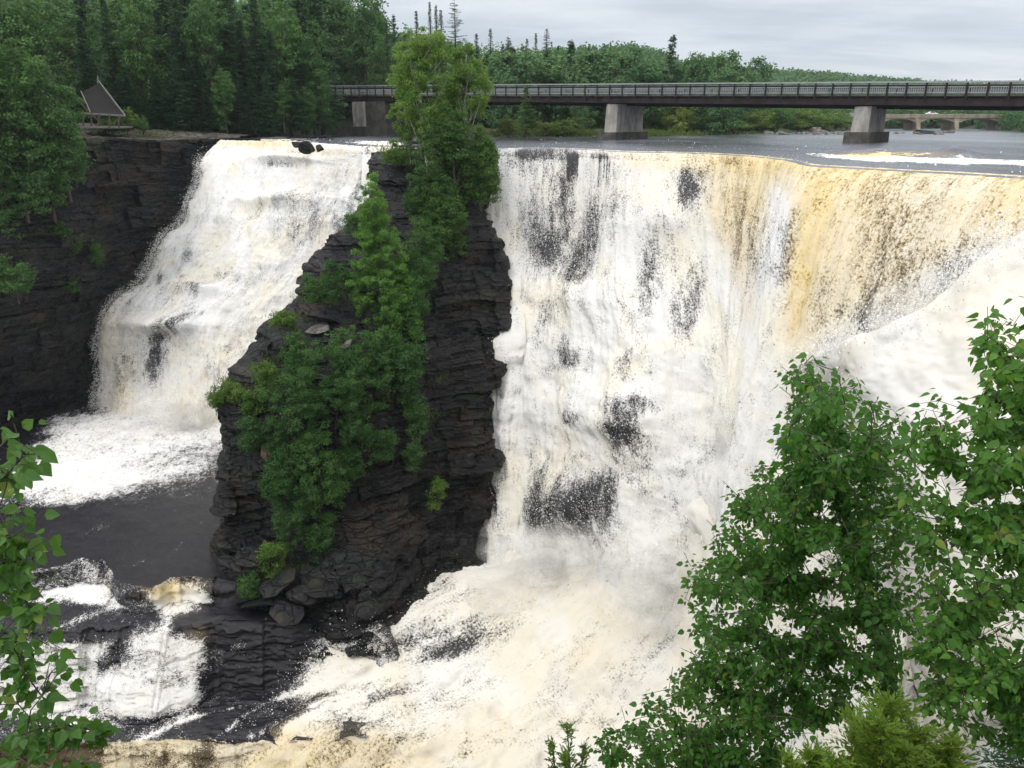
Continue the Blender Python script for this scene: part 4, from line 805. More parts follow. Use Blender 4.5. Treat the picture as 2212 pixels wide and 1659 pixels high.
# ------------------------------------------------------------------ foliage builders
def cards(pos, ax, nr, L, Wd, tone, shape='diamond', fold=.25):
    """one small leaf per position: ax = along the leaf, nr = leaf normal"""
    n = len(pos); ax = ax/(np.linalg.norm(ax, axis=1, keepdims=True)+1e-9); sd = np.cross(ax, nr); sd /= np.linalg.norm(sd, axis=1, keepdims=True)+1e-9; up = np.cross(sd, ax)
    L = np.broadcast_to(L, (n,))[:, None]; Wd = np.broadcast_to(Wd, (n,))[:, None]
    if shape == 'diamond':
        prm = [(0,0,0), (.45,-.5,0), (1,0,-.08), (.5,.5,0)]; fc = [(0,1,2,3)]
    else:
        prm = [(0,0,0), (.16,-.46,fold), (.50,-.47,fold), (1.08,0,-.10), (.50,.47,fold), (.16,.46,fold)]; fc = [(0,1,2,3), (0,3,4,5)]
    k = len(prm); v = np.stack([pos+ax*L*a+sd*Wd*b+up*Wd*c for a, b, c in prm], 1)
    f = (np.arange(n)[:, None, None]*k+np.array(fc)[None]).reshape(-1, 4)
    return v.reshape(-1, 3), f, np.repeat(tone, k)
def foliage(name, parts, mat, parent=None):
    vs = []; fs = []; ts = []; n = 0
    for v, f, t in parts: vs.append(v); fs.append(f+n); ts.append(t); n += len(v)
    me = mesh(name, np.concatenate(vs), np.concatenate(fs), 4, False, dict(tone=np.concatenate(ts)))
    return link(name, me, mat, parent)
def rdir(r, n): d = r.normal(size=(n, 3)); return d/np.linalg.norm(d, axis=1, keepdims=True)
def conifer(h, rad, seed, dens=1., droop=.25, leaf=.42, bare=.10, mat=None, name='spruce_tree', label='', cat_='tree', group=None, loc=(0,0,0), power=.85, whorl=.36, wl=.16, sparse=0., up=0., zj=1., nj=.35):
    r = np.random.default_rng(seed); e = empty(name, loc, label, cat_, group); pos = []; ax = []; tn = []; mb = MB()
    mb.tube([(0,0,-.5),(.03*h*.1,0,h*.4),(0,0,h)], [.014*h+.05, .010*h+.03, .01], 7)
    z = bare*h
    while z < h*.985:
        u = z/h; Lb = rad*(1-(u-bare)/(1-bare))**power*(1-.35*max(0, .12+bare-u)/.12 if u < bare+.12 else 1)
        nb = max(4, int(7*dens*r.uniform(.7,1.2))); z_c = z
        for b in range(nb):
            if r.random() < sparse: continue
            z = z_c+r.uniform(-.5,.5)*whorl*zj
            a = r.uniform(0, 2*math.pi); L = Lb*r.uniform(.6, 1.15)+.06
            d = np.array((math.cos(a), math.sin(a), 0)); k = max(2, int(L/.2*dens)); s = np.linspace(.12, 1, k)
            zz = z-droop*L*s+.55*droop*L*s**2*1.1+up*L*s
            base = d*(L*s)[:, None]; base[:, 2] = zz
            side = np.array((-d[1], d[0], 0)); wloc = L*.34*(1-s*.75)+.10
            if L > .8: mb.tube([(0,0,z), tuple(d*L*.85+np.array((0,0,zz[int(k*.85)])))], [.012*L+.008, .004], 4)
            for sg in (-1, 0, 1):
                m_ = 2 if sg else 1
                for _ in range(m_):
                    jit = r.normal(0, .05, (k, 3))*leaf*2
                    pos.append(base+side*(sg*wloc*r.uniform(.05,.7,k))[:, None]+jit)
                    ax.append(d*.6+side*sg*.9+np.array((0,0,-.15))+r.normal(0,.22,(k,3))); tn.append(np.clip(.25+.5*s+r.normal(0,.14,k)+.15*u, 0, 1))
        z = z_c+whorl*(.6+.6*(1-u))*r.uniform(.7, 1.2)
    pos = np.concatenate(pos); ax = np.concatenate(ax); tn = np.concatenate(tn); n = len(pos)
    nr = np.tile((0,0,1.), (n,1))+r.normal(0,nj,(n,3))
    foliage('crown', [cards(pos, ax, nr, leaf*r.uniform(.6,1.2,n), wl*r.uniform(.7,1.3,n), tn)], mat or M['spruce'], e)
    mb.obj('trunk', M['bark'], e, True); return e
def broad(h, rx, seed, ncl=110, per=55, leaf=.26, cr=.75, low=.25, mat=None, bark=None, name='broadleaf_tree', label='', cat_='tree', group=None, loc=(0,0,0), lobes=7, ry=None, narrow=.0, trunks=1, lean=(0,0), tr=None, cone=0.):
    r = np.random.default_rng(seed); e = empty(name, loc, label, cat_, group); ry = ry or rx; mb = MB()
    H = h*(1-low)
    lb = [(np.array((0,0,h*low+H*.5)), np.array((rx*.75, ry*.75, H*.5)))]
    for i in range(lobes):
        a = r.uniform(0, 6.28); zz = r.uniform(.12, .88); k = (1-abs(zz-.42)*(1.0+narrow)); k = k*(1-cone)+cone*(1-zz)
        lb.append((np.array((math.cos(a)*rx*.6*k, math.sin(a)*ry*.6*k, h*low+H*zz)), np.array((rx*.42, ry*.42, H*.20))*r.uniform(.7,1.25)))
    vol = np.array([np.prod(l[1])**.6 for l in lb]); vol[0] *= 1.0; idx = r.choice(len(lb), ncl, p=vol/vol.sum())
    d = rdir(r, ncl)*(r.uniform(.45, 1, ncl)**.5)[:, None]
    C_ = np.array([lb[i][0] for i in idx])+d*np.array([lb[i][1] for i in idx])
    C_[:, :2] *= (1-cone*sst(.2, 1, (C_[:, 2]-h*low)/H)*.8)[:, None]
    C_[:, 2] = np.maximum(C_[:, 2], h*low*.6+.2); lx = lean[0]*(C_[:, 2]/h)**1.3; ly = lean[1]*(C_[:, 2]/h)**1.3; C_[:, 0] += lx; C_[:, 1] += ly
    csz = cr*r.uniform(.4, 1.5, ncl); ctn = r.normal(0, .16, ncl)
    n = ncl*per; ci = np.repeat(np.arange(ncl), per)
    off = rdir(r, n)*(r.uniform(0, 1, n)**.45)[:, None]*csz[ci][:, None]*np.array((1,1,.62)); pos = C_[ci]+off
    nr = off/(np.linalg.norm(off, axis=1, keepdims=True)+1e-6)*.6+np.array((0,0,.7))+r.normal(0,.45,(n,3)); ax = rdir(r, n)+np.array((0,0,-.5))
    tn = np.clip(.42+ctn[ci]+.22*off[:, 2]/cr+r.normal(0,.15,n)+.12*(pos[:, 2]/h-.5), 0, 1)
    foliage('crown', [cards(pos, ax, nr, leaf*r.uniform(.6,1.3,n), leaf*.8*r.uniform(.6,1.2,n), tn)], mat or M['aspen'], e)
    tr = tr or .012*h+.04
    for k in range(trunks):
        a = r.uniform(0, 6.28); o = (0 if trunks == 1 else .25*rx); bx_, by_ = math.cos(a)*o*.3, math.sin(a)*o*.3; tx, ty = math.cos(a)*o*1.6+lean[0]*.8, math.sin(a)*o*1.6+lean[1]*.8
        pts = [np.array((bx_+(tx-bx_)*s**1.3+r.normal(0,.06), by_+(ty-by_)*s**1.3+r.normal(0,.06), -.6+(h*.95+.6)*s)) for s in np.linspace(0, 1, 9)]
        mb.tube(pts, np.linspace(tr, tr*.15, 9), 7)
        for i in r.choice(ncl, min(ncl, 26)//trunks, replace=False):
            c_ = C_[i]; zs = np.clip(c_[2]-r.uniform(.1,.25)*h, h*low*.5, h*.85); j = int(zs/(h*.95)*8); b = pts[min(8, max(1, j))]
            mid = (b+c_)/2+np.array((0,0,-.06*h*r.random())); mb.tube([b, mid, c_], [tr*.4, tr*.22, tr*.06], 4)
    mb.obj('trunk', bark or M['bark'], e, True); return e
def far_away(o):  # keep prototypes as real trees: first copy is moved to its own spot
    pass
# ------------------------------------------------------------------ left bank forest
RV = np.random.default_rng(21)
def setloc(o, loc, rz, sc, label): o.location = tuple(float(c) for c in loc); o.rotation_euler = (0,0,rz); o.scale = (sc,)*3 if np.isscalar(sc) else sc; o['label'] = label; return o
class Kind:
    def __init__(s, protos, heights, group): s.p = protos; s.h = heights; s.used = [False]*len(protos); s.g = group
    def put(s, x, ybase, Y, top, label=None, wid=1., zb=None):
        i = int(RV.integers(len(s.p))); b = P(x, ybase, Y); 
        if zb is not None: b[2] = zb
        zt = P(x, top, Y)[2]; sc = max(.25, (zt-b[2])/s.h[i]); scl = (sc*wid, sc*wid, sc)
        rz = RV.uniform(0, 6.28)
        if not s.used[i]:
            s.used[i] = True; o = setloc(s.p[i], b, rz, scl, label or s.p[i]['label']); o['group'] = s.g; return o
        return dup(s.p[i], b, rz, scl, label or s.p[i]['label'], s.g)
GS = 'dark spruces in the left bank forest'; GA = 'leafy trees in the left bank forest'
LS = 'tall dark green spruce in the dense forest behind the left rock ledge'; LA = 'rounded mid green leafy tree in the forest behind the left rock ledge'
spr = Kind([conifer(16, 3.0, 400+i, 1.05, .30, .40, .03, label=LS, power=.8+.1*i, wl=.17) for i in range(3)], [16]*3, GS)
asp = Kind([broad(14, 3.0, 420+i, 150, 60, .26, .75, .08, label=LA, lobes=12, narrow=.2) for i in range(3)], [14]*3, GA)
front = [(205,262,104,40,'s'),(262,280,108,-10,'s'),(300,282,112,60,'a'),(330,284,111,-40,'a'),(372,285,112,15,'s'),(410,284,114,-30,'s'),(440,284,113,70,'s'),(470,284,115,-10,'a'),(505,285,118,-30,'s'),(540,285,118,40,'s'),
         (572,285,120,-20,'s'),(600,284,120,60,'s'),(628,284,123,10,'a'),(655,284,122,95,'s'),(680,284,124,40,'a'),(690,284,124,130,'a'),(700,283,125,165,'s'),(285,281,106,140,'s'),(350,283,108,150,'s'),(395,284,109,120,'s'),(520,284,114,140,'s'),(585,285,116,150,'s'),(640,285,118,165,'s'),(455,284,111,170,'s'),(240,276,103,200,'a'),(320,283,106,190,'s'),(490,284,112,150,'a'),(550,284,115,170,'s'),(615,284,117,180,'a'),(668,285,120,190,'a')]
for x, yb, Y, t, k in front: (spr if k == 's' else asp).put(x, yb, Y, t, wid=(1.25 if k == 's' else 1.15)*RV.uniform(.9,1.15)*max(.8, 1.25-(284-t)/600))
for row, (Y0, Y1, yb, n) in enumerate([(126,140,281,24),(144,165,279,24),(170,205,274,22)]):
    for i in range(n):
        x = np.interp(i+RV.uniform(-.3,.3), [0, n-1], [-190, 835]); Y = RV.uniform(Y0, Y1)
        if x > 700: Y = max(Y, RV.uniform(168, 200))
        tp = ev(x, [(-300,-60),(0,-70),(150,-40),(400,-30),(520,-40),(550,25),(600,-25),(660,-50),(760,-60),(800,0),(860,60)])+RV.uniform(-25, 55)
        (spr if RV.random() < .52 else asp).put(x, yb, Y, tp, wid=1.25*RV.uniform(.85,1.1))
# outcrop trees at far left (stand on the cliff side)
GL = 'trees on the left cliff edge'
for i, (x, yb, Y, t, w, lab) in enumerate([(28,430,84.0,60,1.15,'leafy tree on the left cliff edge, touching the picture border'),(88,440,85.5,85,1.1,'second leafy tree on the left cliff, its top just below the forest'),(152,425,87.5,140,1.2,'leafy tree on the cliff whose crown reaches the wooden stair'),(60,470,83,190,1.1,'lower leafy tree hanging over the dark cliff at left'),(118,470,86,230,1.15,'drooping leafy tree over the cliff below the stair'),(165,400,88.5,260,.9,'small leafy tree at the right end of the cliff edge thicket'),
        (-40,440,81,90,1.2,'leafy tree at the cliff just outside the left border'),(20,520,82,330,.95,'low shrubby tree at the foot of the left cliff edge thicket'),(-10,330,95,-10,1.1,'tall leafy tree behind the cliff edge thicket at far left'),(60,330,97,-30,1.1,'tall leafy tree behind the thicket left of the stair'),(120,310,99,20,1.,'leafy tree directly left of the wooden stair')]):
    o = asp.put(x, yb, Y, t, lab, wid=w*1.15*(14/((yb-t)/F_*Y))*.75 if False else w); del o['group']
    zt = P(x,t,Y)[2]; zb_ = P(x,yb,Y)[2]; hh = zt-zb_; o.scale = (hh/14*1.15, hh/14*1.15, hh/14*1.03)
# bare reddish tree and bushes near stair
bush = [broad(3.2, 1.9, 440+i, 60, 55, .17, .48, .02, M['shrub'], label='x', name='shrub', cat_='shrub', lobes=8) for i in range(3)]
bused = [False]*3
def putbush(x, y, Y, wpx, hpx, label, mat=None, group=None, i=None, name='shrub', cat_='shrub'):
    """bush whose base sits at (x,y)"""
    i = int(RV.integers(3)) if i is None else i; b = P(x, y, Y); w = wpx/F_*Y/3.6; h = hpx/F_*Y/3.2
    if not bused[i] and mat is None: bused[i] = True; o = bush[i]; o.location = tuple(b); o['label'] = label
    else: o = dup(bush[i], b, RV.uniform(0,6.28), 1, label)
    o.scale = (w, w, h); o.rotation_euler = (0,0,RV.uniform(0,6.28)); o.name = name; o['category'] = cat_
    if group: o['group'] = group
    if mat is not None:
        for c_ in o.children:
            if c_.name.startswith('crown'):
                key = (c_.data.name, mat.name)
                if key not in _mm: me = c_.data.copy(); me.materials[0] = mat; _mm[key] = me
                c_.data = _mm[key]
    return o
_mm = {}
for x, y, Y, w, h, lab, mt in [(275,283,99,45,45,'bright bush beside the lookout platform',M['shrubhi']),(310,287,101,30,34,'small bush on the rock ledge right of the platform',M['shrub']),(235,285,97,50,26,'low bush under the lookout platform',M['shrubhi']),(150,560,88,90,80,'bush clinging to the dark left cliff, larger one',None),(212,575,90,44,60,'bright green bush on the left cliff closest to the white fall',M['shrub']),(40,640,80,100,90,'bush low on the left cliff at the picture border',M['shrub']),(150,640,88,60,50,'thin bush below the larger cliff bush',M['shrub']),(100,520,86,90,60,'dark bush directly under the cliff edge trees',None)]:
    putbush(x, y, Y, w, h, lab, mt)
# ------------------------------------------------------------------ hill behind the long bridge
GH = 'conifers on the hill behind the long bridge'; GB = 'leafy trees on the hill behind the long bridge'
LH = 'dark pointed conifer on the wooded hill behind the long bridge'; LB = 'round green leafy tree on the wooded hill behind the long bridge'
spr2 = Kind([conifer(14, 2.1, 460+i, .7, .22, .55, .04, label=LH, wl=.24, whorl=.5) for i in range(2)], [14]*2, GH)
asp2 = Kind([broad(11, 3.4, 470+i, 90, 60, .36, 1.0, .06, M['far'], label=LB, lobes=9) for i in range(3)], [11]*3, GB)
cnt = 0
for i in range(270):
    x = RV.uniform(850, 1620); sh = float(np.interp(x, xs, shY)); hyx = float(hillY(x)); t = RV.uniform(.05, 1.0)**.8
    if i >= 190: x = RV.uniform(1040, 1640); t = RV.uniform(.05,.3)
    Y = sh+(hyx-sh)*t
    ix = int(np.interp(x, xs, np.arange(len(xs)))); z = float(np.interp(Y, g0[:, ix, 1], g0[:, ix, 2]))
    hgt = RV.uniform(8, 13)*(1.25 if i >= 190 else 1); con = RV.random() < (.34 if x < 1350 else .10)
    pb = P(x, HOR, Y); px_b = proj(np.array((pb[0], Y, z)))[1]; pt = proj(np.array((pb[0], Y, z+hgt)))[1]
    if x > 1320 and Y > 380: continue
    (spr2 if con else asp2).put(x, px_b, Y, pt-(8 if con else 0), wid=1.0 if con else RV.uniform(.9,1.4), zb=z-.3); cnt += 1
GY = 'bright young birches behind the bridge'
for x, t, Y in [(1150,125,172),(1235,150,168),(1185,160,160),(1090,150,150),(1300,165,180),(1370,150,200),(1050,120,160),(1265,172,150),(1120,190,150),(1460,165,215),(1530,168,240)]:
    o = asp2.put(x, 270, Y, t, 'fresh green birch standing just behind the long bridge railing', wid=1.0, zb=-1.5); o['group'] = GY
# skyline conifers, each its own outline
def sky_con(x, top, Y, wpx, label, sp=.0, dr=.2, seed=0, pw=.8, ub=0., mat=None, base=150, dens=.9, whorl=.42):
    b = P(x, base, Y); h = P(x, top, Y)[2]-b[2]
    return conifer(h, wpx/F_*Y/2, seed, dens*1.2, dr, .30, .02, label=label, loc=b, power=pw*1.1, wl=.13, sparse=sp, up=ub, whorl=whorl, mat=mat)
sky_con(985,-4,190,66,'tall open pine with bare looking tiered branches against the sky above the island birch',.28,.05,501,.55,.12,whorl=.9, base=175,dens=.9)
sky_con(903,22,195,22,'slim spire spruce left of the tall open pine, cut against the sky',0,.2,502,.9)
sky_con(932,2,205,16,'narrowest spruce spire beside the tall open pine',0,.2,503,.9); sky_con(945,8,200,18,'spruce spire touching the left branches of the tall open pine',0,.2,504,.9); sky_con(955,20,186,26,'slender spruce directly left of the tall open pine trunk',0,.2,505,.8)
sky_con(855,30,170,26,'dark spruce at the right end of the left bank forest, against the sky',0,.2,506,.8); sky_con(838,40,165,24,'thin spruce in the gap of the skyline left of the island birch',0,.2,507,.8)
sky_con(1060,60,210,26,'dark spruce on the skyline right of the tall pine',0,.2,508,.9); sky_con(1030,72,200,22,'small spruce on the skyline just right of the tall pine',0,.2,509,.8)
sky_con(1157,72,230,14,'needle thin spruce on the skyline, left of an open topped one',0,.1,510,.9); sky_con(1180,60,225,34,'open topped pine on the skyline behind the middle of the bridge',.2,.1,511,.75,.05); sky_con(1138,84,235,18,'short spruce left of the needle thin one on the skyline',0,.2,512,.8)
sky_con(1205,98,230,10,'tiny spire right of the open topped pine',0,.2,513,.8); sky_con(1268,102,230,24,'dark spruce on the slope right of the middle of the bridge',0,.2,514,.8,base=185); sky_con(1250,120,215,20,'dark spruce just left of the lone slope spruce',0,.2,515,.8,base=190); sky_con(1098,78,220,34,'broad dark spruce on the skyline above the island cedar',.05,.2,516,.7)
# far wood: one mass beyond counting
r = np.random.default_rng(77); parts = []
def farwood(n, x0_, x1_, tf, name, hh, card):
    P_ = []; A_ = []; N_ = []; T_ = []; Ls = []
    for i in range(n):
        x = r.uniform(x0_, x1_); sh = float(np.interp(x, xs, shY)); hyx = float(hillY(x)); t = tf(r); Y = sh+(hyx-sh)*t
        ix = int(np.interp(x, xs, np.arange(len(xs)))); z = float(np.interp(Y, g0[:, ix, 1], g0[:, ix, 2])); c_ = P(x, HOR, Y); h = hh*r.uniform(.7, 1.25); w = h*r.uniform(.28,.42)
        m_ = 130; d = rdir(r, m_); k = r.uniform(.7, 1.05, m_)[:, None]; cone = r.random() < .12
        o = d*k*np.array((w, w, h*.5)); 
        if cone: o[:, :2] *= (.65*(1-(o[:, 2:]/h+.5))+.05)
        P_.append(o+np.array((c_[0], Y, z+h*.55))); A_.append(rdir(r, m_)); N_.append(d+np.array((0,0,.5))+r.normal(0,.4,(m_,3))); T_.append(np.clip(.4+r.normal(0,.3)+.25*d[:, 2]+r.normal(0,.1,m_)-(.4 if cone else 0), 0, 1)); Ls.append(np.full(m_, card*Y/400))
    P_ = np.concatenate(P_); Ls = np.concatenate(Ls)
    o = foliage(name, [cards(P_, np.concatenate(A_), np.concatenate(N_), Ls, Ls*.9, np.concatenate(T_))], M['far']); o['kind'] = 'stuff'; o['label'] = 'distant wooded hillside rising behind the bridges'; return o
farwood(3600, 1180, 2500, lambda r_: 1-.75*r_.random()**1.5, 'far_wood', 11, 1.35)
farwood(900, -400, 1250, lambda r_: r_.uniform(.45, 1.02), 'far_wood', 11, 1.3)
farwood(700, 1850, 2600, lambda r_: r_.uniform(0, .12), 'far_bank_wood', 8, 1.1)
# riverside bushes
GR = 'bushes along the far river bank'
rb = np.random.default_rng(33)
for i in range(64):
    x = np.interp(i+rb.uniform(-.4,.4), [0, 63], [1075, 1850]); Y = float(np.interp(x, xs, shY))+rb.uniform(2, 18)+(6 if x < 1420 else 0); yb = 294 if x < 1400 else 288
    top = ev(x, [(1070,270),(1130,262),(1200,258),(1290,255),(1350,262),(1400,235),(1480,228),(1545,240),(1570,262),(1640,245),(1720,238),(1800,248),(1850,262)])+rb.uniform(-4, 14)
    mt = M['willow'] if (1390 < x < 1560 or 1150 < x < 1290) and rb.random() < .8 else (M['shrubhi'] if rb.random() < .5 else M['shrub'])
    z = -1.4; b = P(x, yb, Y); b[2] = z; ypix = proj(b)[1]
    putbush(x, float(ypix), Y, 62+rb.uniform(-10,24), max(18, (float(ypix)-top)*1.25), 'yellowish willow bush on the river bank seen under the long bridge' if mt is M['willow'] else 'green bush on the river bank seen under the long bridge', mt, GR if mt is not M['willow'] else 'yellowish willows on the far river bank')
o = asp2.put(1235*1.0+20, 290, 138, 200, 'young conical cedar rising in front of the bridge deck right of the island trees', wid=.55, zb=-1.6); del o['group']
o = conifer(7, 2.0, 520, .9, .1, .3, .02, M['cedar'], 'cedar_tree', 'bushy young cedar in front of the bridge deck right of the island birch', loc=P(1135,292,112), wl=.16); o.scale = ((292-200)/F_*112/7,)*3
for i, (x, w, h, mt) in enumerate([(1100,60,30,M['willow']),(1180,50,22,M['willow']),(1215,60,26,M['shrubhi'])]): putbush(x, 293.5, 136, w, h*1.3, ['low yellow green bush at the island side of the bank','low grassy bush below the young cedar','bushy clump between young cedar and middle pier'][i], mt)
# ------------------------------------------------------------------ plants on the rock island
IW = 'on the rock island'
b0 = P(905, 350, 70.5)
def island_tree(x, yb, Y, top, wpx, **kw):
    b = P(x, yb, Y); h = P(x, top, Y)[2]-b[2]; return b, h, wpx/F_*Y/2
b, h, w = island_tree(928, 360, 70.5, 50, 150)
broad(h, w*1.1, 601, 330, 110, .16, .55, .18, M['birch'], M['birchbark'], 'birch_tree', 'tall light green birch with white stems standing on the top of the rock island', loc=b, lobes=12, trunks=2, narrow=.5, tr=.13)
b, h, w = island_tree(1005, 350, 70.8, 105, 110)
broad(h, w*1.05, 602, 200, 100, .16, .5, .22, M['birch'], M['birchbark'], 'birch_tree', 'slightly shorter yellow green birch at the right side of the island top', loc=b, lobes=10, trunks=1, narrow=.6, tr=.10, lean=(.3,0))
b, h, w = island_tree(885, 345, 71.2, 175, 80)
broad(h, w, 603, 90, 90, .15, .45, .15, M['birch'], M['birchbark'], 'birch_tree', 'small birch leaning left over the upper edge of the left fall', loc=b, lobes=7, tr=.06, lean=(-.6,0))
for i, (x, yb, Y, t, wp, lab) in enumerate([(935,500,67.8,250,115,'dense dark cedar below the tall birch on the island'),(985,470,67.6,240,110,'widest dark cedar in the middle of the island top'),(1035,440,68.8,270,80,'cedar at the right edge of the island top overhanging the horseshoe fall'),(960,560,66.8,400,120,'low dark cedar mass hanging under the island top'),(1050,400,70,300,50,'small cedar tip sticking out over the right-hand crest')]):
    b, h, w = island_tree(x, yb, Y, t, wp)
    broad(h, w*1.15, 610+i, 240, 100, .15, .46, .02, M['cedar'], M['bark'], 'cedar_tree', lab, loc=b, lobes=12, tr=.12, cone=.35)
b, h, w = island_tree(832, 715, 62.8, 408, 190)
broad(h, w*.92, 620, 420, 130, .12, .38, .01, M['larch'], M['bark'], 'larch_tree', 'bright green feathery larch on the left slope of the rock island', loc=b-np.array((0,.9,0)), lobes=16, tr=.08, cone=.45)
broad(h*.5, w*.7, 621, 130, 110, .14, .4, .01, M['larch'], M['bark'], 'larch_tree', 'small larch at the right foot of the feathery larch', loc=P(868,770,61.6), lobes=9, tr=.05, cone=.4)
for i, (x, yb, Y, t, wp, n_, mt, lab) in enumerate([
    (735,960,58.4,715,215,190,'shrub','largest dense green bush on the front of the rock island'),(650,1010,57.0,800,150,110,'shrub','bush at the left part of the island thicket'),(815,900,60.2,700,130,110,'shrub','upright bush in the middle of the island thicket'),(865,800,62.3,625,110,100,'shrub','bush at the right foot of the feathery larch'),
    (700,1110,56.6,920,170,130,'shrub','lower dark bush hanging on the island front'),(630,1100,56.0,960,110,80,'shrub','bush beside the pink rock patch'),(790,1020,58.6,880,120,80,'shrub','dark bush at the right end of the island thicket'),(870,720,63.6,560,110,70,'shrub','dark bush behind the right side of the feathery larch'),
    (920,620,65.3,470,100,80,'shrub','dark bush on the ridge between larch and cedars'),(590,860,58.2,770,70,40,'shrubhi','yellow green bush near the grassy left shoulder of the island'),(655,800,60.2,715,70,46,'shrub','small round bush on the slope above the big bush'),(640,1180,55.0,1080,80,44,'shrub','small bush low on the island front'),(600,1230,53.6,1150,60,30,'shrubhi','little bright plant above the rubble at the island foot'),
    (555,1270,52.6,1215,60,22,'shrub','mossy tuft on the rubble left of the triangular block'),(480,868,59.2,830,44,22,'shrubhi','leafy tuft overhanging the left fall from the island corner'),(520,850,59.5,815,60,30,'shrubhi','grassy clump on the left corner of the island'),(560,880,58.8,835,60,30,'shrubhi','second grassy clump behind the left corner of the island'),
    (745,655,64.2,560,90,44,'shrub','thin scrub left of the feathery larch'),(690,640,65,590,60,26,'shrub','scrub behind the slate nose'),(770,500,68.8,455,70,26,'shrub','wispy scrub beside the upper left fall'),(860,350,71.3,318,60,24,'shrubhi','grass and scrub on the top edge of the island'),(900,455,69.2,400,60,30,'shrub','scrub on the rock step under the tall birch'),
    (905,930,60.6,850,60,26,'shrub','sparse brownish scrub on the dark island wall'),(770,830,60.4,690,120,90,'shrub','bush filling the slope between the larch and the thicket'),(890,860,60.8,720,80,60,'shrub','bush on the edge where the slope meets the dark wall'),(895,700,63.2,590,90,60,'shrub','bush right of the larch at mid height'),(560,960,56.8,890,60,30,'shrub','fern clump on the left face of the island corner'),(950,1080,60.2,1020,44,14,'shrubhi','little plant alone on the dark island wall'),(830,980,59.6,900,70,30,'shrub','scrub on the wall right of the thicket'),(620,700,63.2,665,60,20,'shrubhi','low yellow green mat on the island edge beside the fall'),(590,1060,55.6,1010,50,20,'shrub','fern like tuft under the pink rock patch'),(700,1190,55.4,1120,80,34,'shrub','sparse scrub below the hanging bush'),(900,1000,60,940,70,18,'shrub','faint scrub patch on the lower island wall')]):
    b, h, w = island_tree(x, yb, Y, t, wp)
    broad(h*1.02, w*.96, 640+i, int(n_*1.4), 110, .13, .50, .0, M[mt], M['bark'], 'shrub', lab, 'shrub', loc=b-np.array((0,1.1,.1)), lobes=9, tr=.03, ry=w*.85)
# grass tufts on ledges
def grass(name, spots, blade, mat, label):
    r_ = np.random.default_rng(9); pos = []; ax = []
    for x, y, Y, wp, n_ in spots:
        c_ = P(x, y, Y); q_ = np.tile(c_, (n_, 1))+r_.normal(0, 1, (n_, 3))*np.array((wp/F_*Y*.4, .5, .25)); pos.append(q_); ax.append(np.tile((0,-.25,1.), (n_, 1))+r_.normal(0,.4,(n_,3)))
    pos = np.concatenate(pos); ax = np.concatenate(ax); n_ = len(pos)
    o = foliage(name, [cards(pos, ax, r_.normal(size=(n_,3)), blade*r_.uniform(.5,1.3,n_), blade*.14, r_.uniform(0,1,n_))], mat); o['kind'] = 'stuff'; o['label'] = label
grass('grass', [(530,838,59.6,50,700),(570,850,59.2,60,600),(500,826,60.2,40,400),(620,690,63.4,50,400),(700,650,64.2,70,500),(560,945,57.4,60,300),(850,328,72,60,400),(880,335,71,50,300),(760,610,65.2,70,400),(600,780,60.4,60,300),(230,290,98,90,500),(320,292,101,80,400),(640,1230,53.5,50,300),(560,1240,53,50,250),(900,900,61,80,350),(930,820,62.3,60,300)], .38, M['grass'], 'grass tufts on the ledges of the rock island and left bank')
grass('bank_grass', [(x_, 293, Y_, 60, 260) for x_, Y_ in [(1090,143),(1120,142),(1150,140),(1180,138),(1210,137),(1240,137),(1270,136),(1360,137),(1400,140),(1440,145),(1480,150),(1530,158),(1600,172),(1660,185),(1720,200),(1780,205)]], .9, M['grass'], 'grass strip along the far river bank')
# ------------------------------------------------------------------ near foliage, built branch by branch
def grow(root, targets, seed, step=.16, wiggle=.018, trunkdir=None):
    """branches reach out to every target from the nearest existing wood -> nodes, parents"""
    r = np.random.default_rng(seed); nodes = [np.array(p, float) for p in root]; par = [-1]+list(range(len(root)-1)); ends = []
    T = np.array(targets); order = np.argsort(np.linalg.norm(T-nodes[-1], axis=1)+r.normal(0,.15,len(T)))
    for i in order:
        t = T[i]; A_ = np.array(nodes); d = np.linalg.norm(A_-t, axis=1)+np.clip(A_[:, 2]-t[2]+.05, 0, 9)*1.4; j = int(np.argmin(d)); L = np.linalg.norm(t-nodes[j]); k = max(1, int(L/step)); prev = j; a = nodes[j]
        for s in range(1, k+1):
            u = s/k; p_ = a+(t-a)*u+np.array((0,0,.10*L*math.sin(math.pi*u)))+r.normal(0,wiggle,3); nodes.append(p_); par.append(prev); prev = len(nodes)-1
        ends.append(prev)
    return np.array(nodes), np.array(par), ends
def wood(nodes, par, rtip, rmax, mb, n=5):
    cnt_ = np.ones(len(nodes))
    for i in range(len(nodes)-1, 0, -1):
        if par[i] >= 0: cnt_[par[i]] += cnt_[i]*.6
    rad = np.minimum(rtip*cnt_**.42, rmax); kids = {}
    for i, p_ in enumerate(par): kids.setdefault(int(p_), []).append(i)
    st_ = [(i, None) for i in kids.get(-1, [])]
    while st_:
        i, pr_ = st_.pop(); ch = [i] if pr_ is None else [pr_, i]
        while True:
            ks = kids.get(ch[-1], [])
            if not ks: break
            ks = sorted(ks, key=lambda q_: -rad[q_]); 
            for q_ in ks[1:]: st_.append((q_, ch[-1]))
            ch.append(ks[0])
        if len(ch) > 1: mb.tube(nodes[ch], rad[ch], n)
    return rad
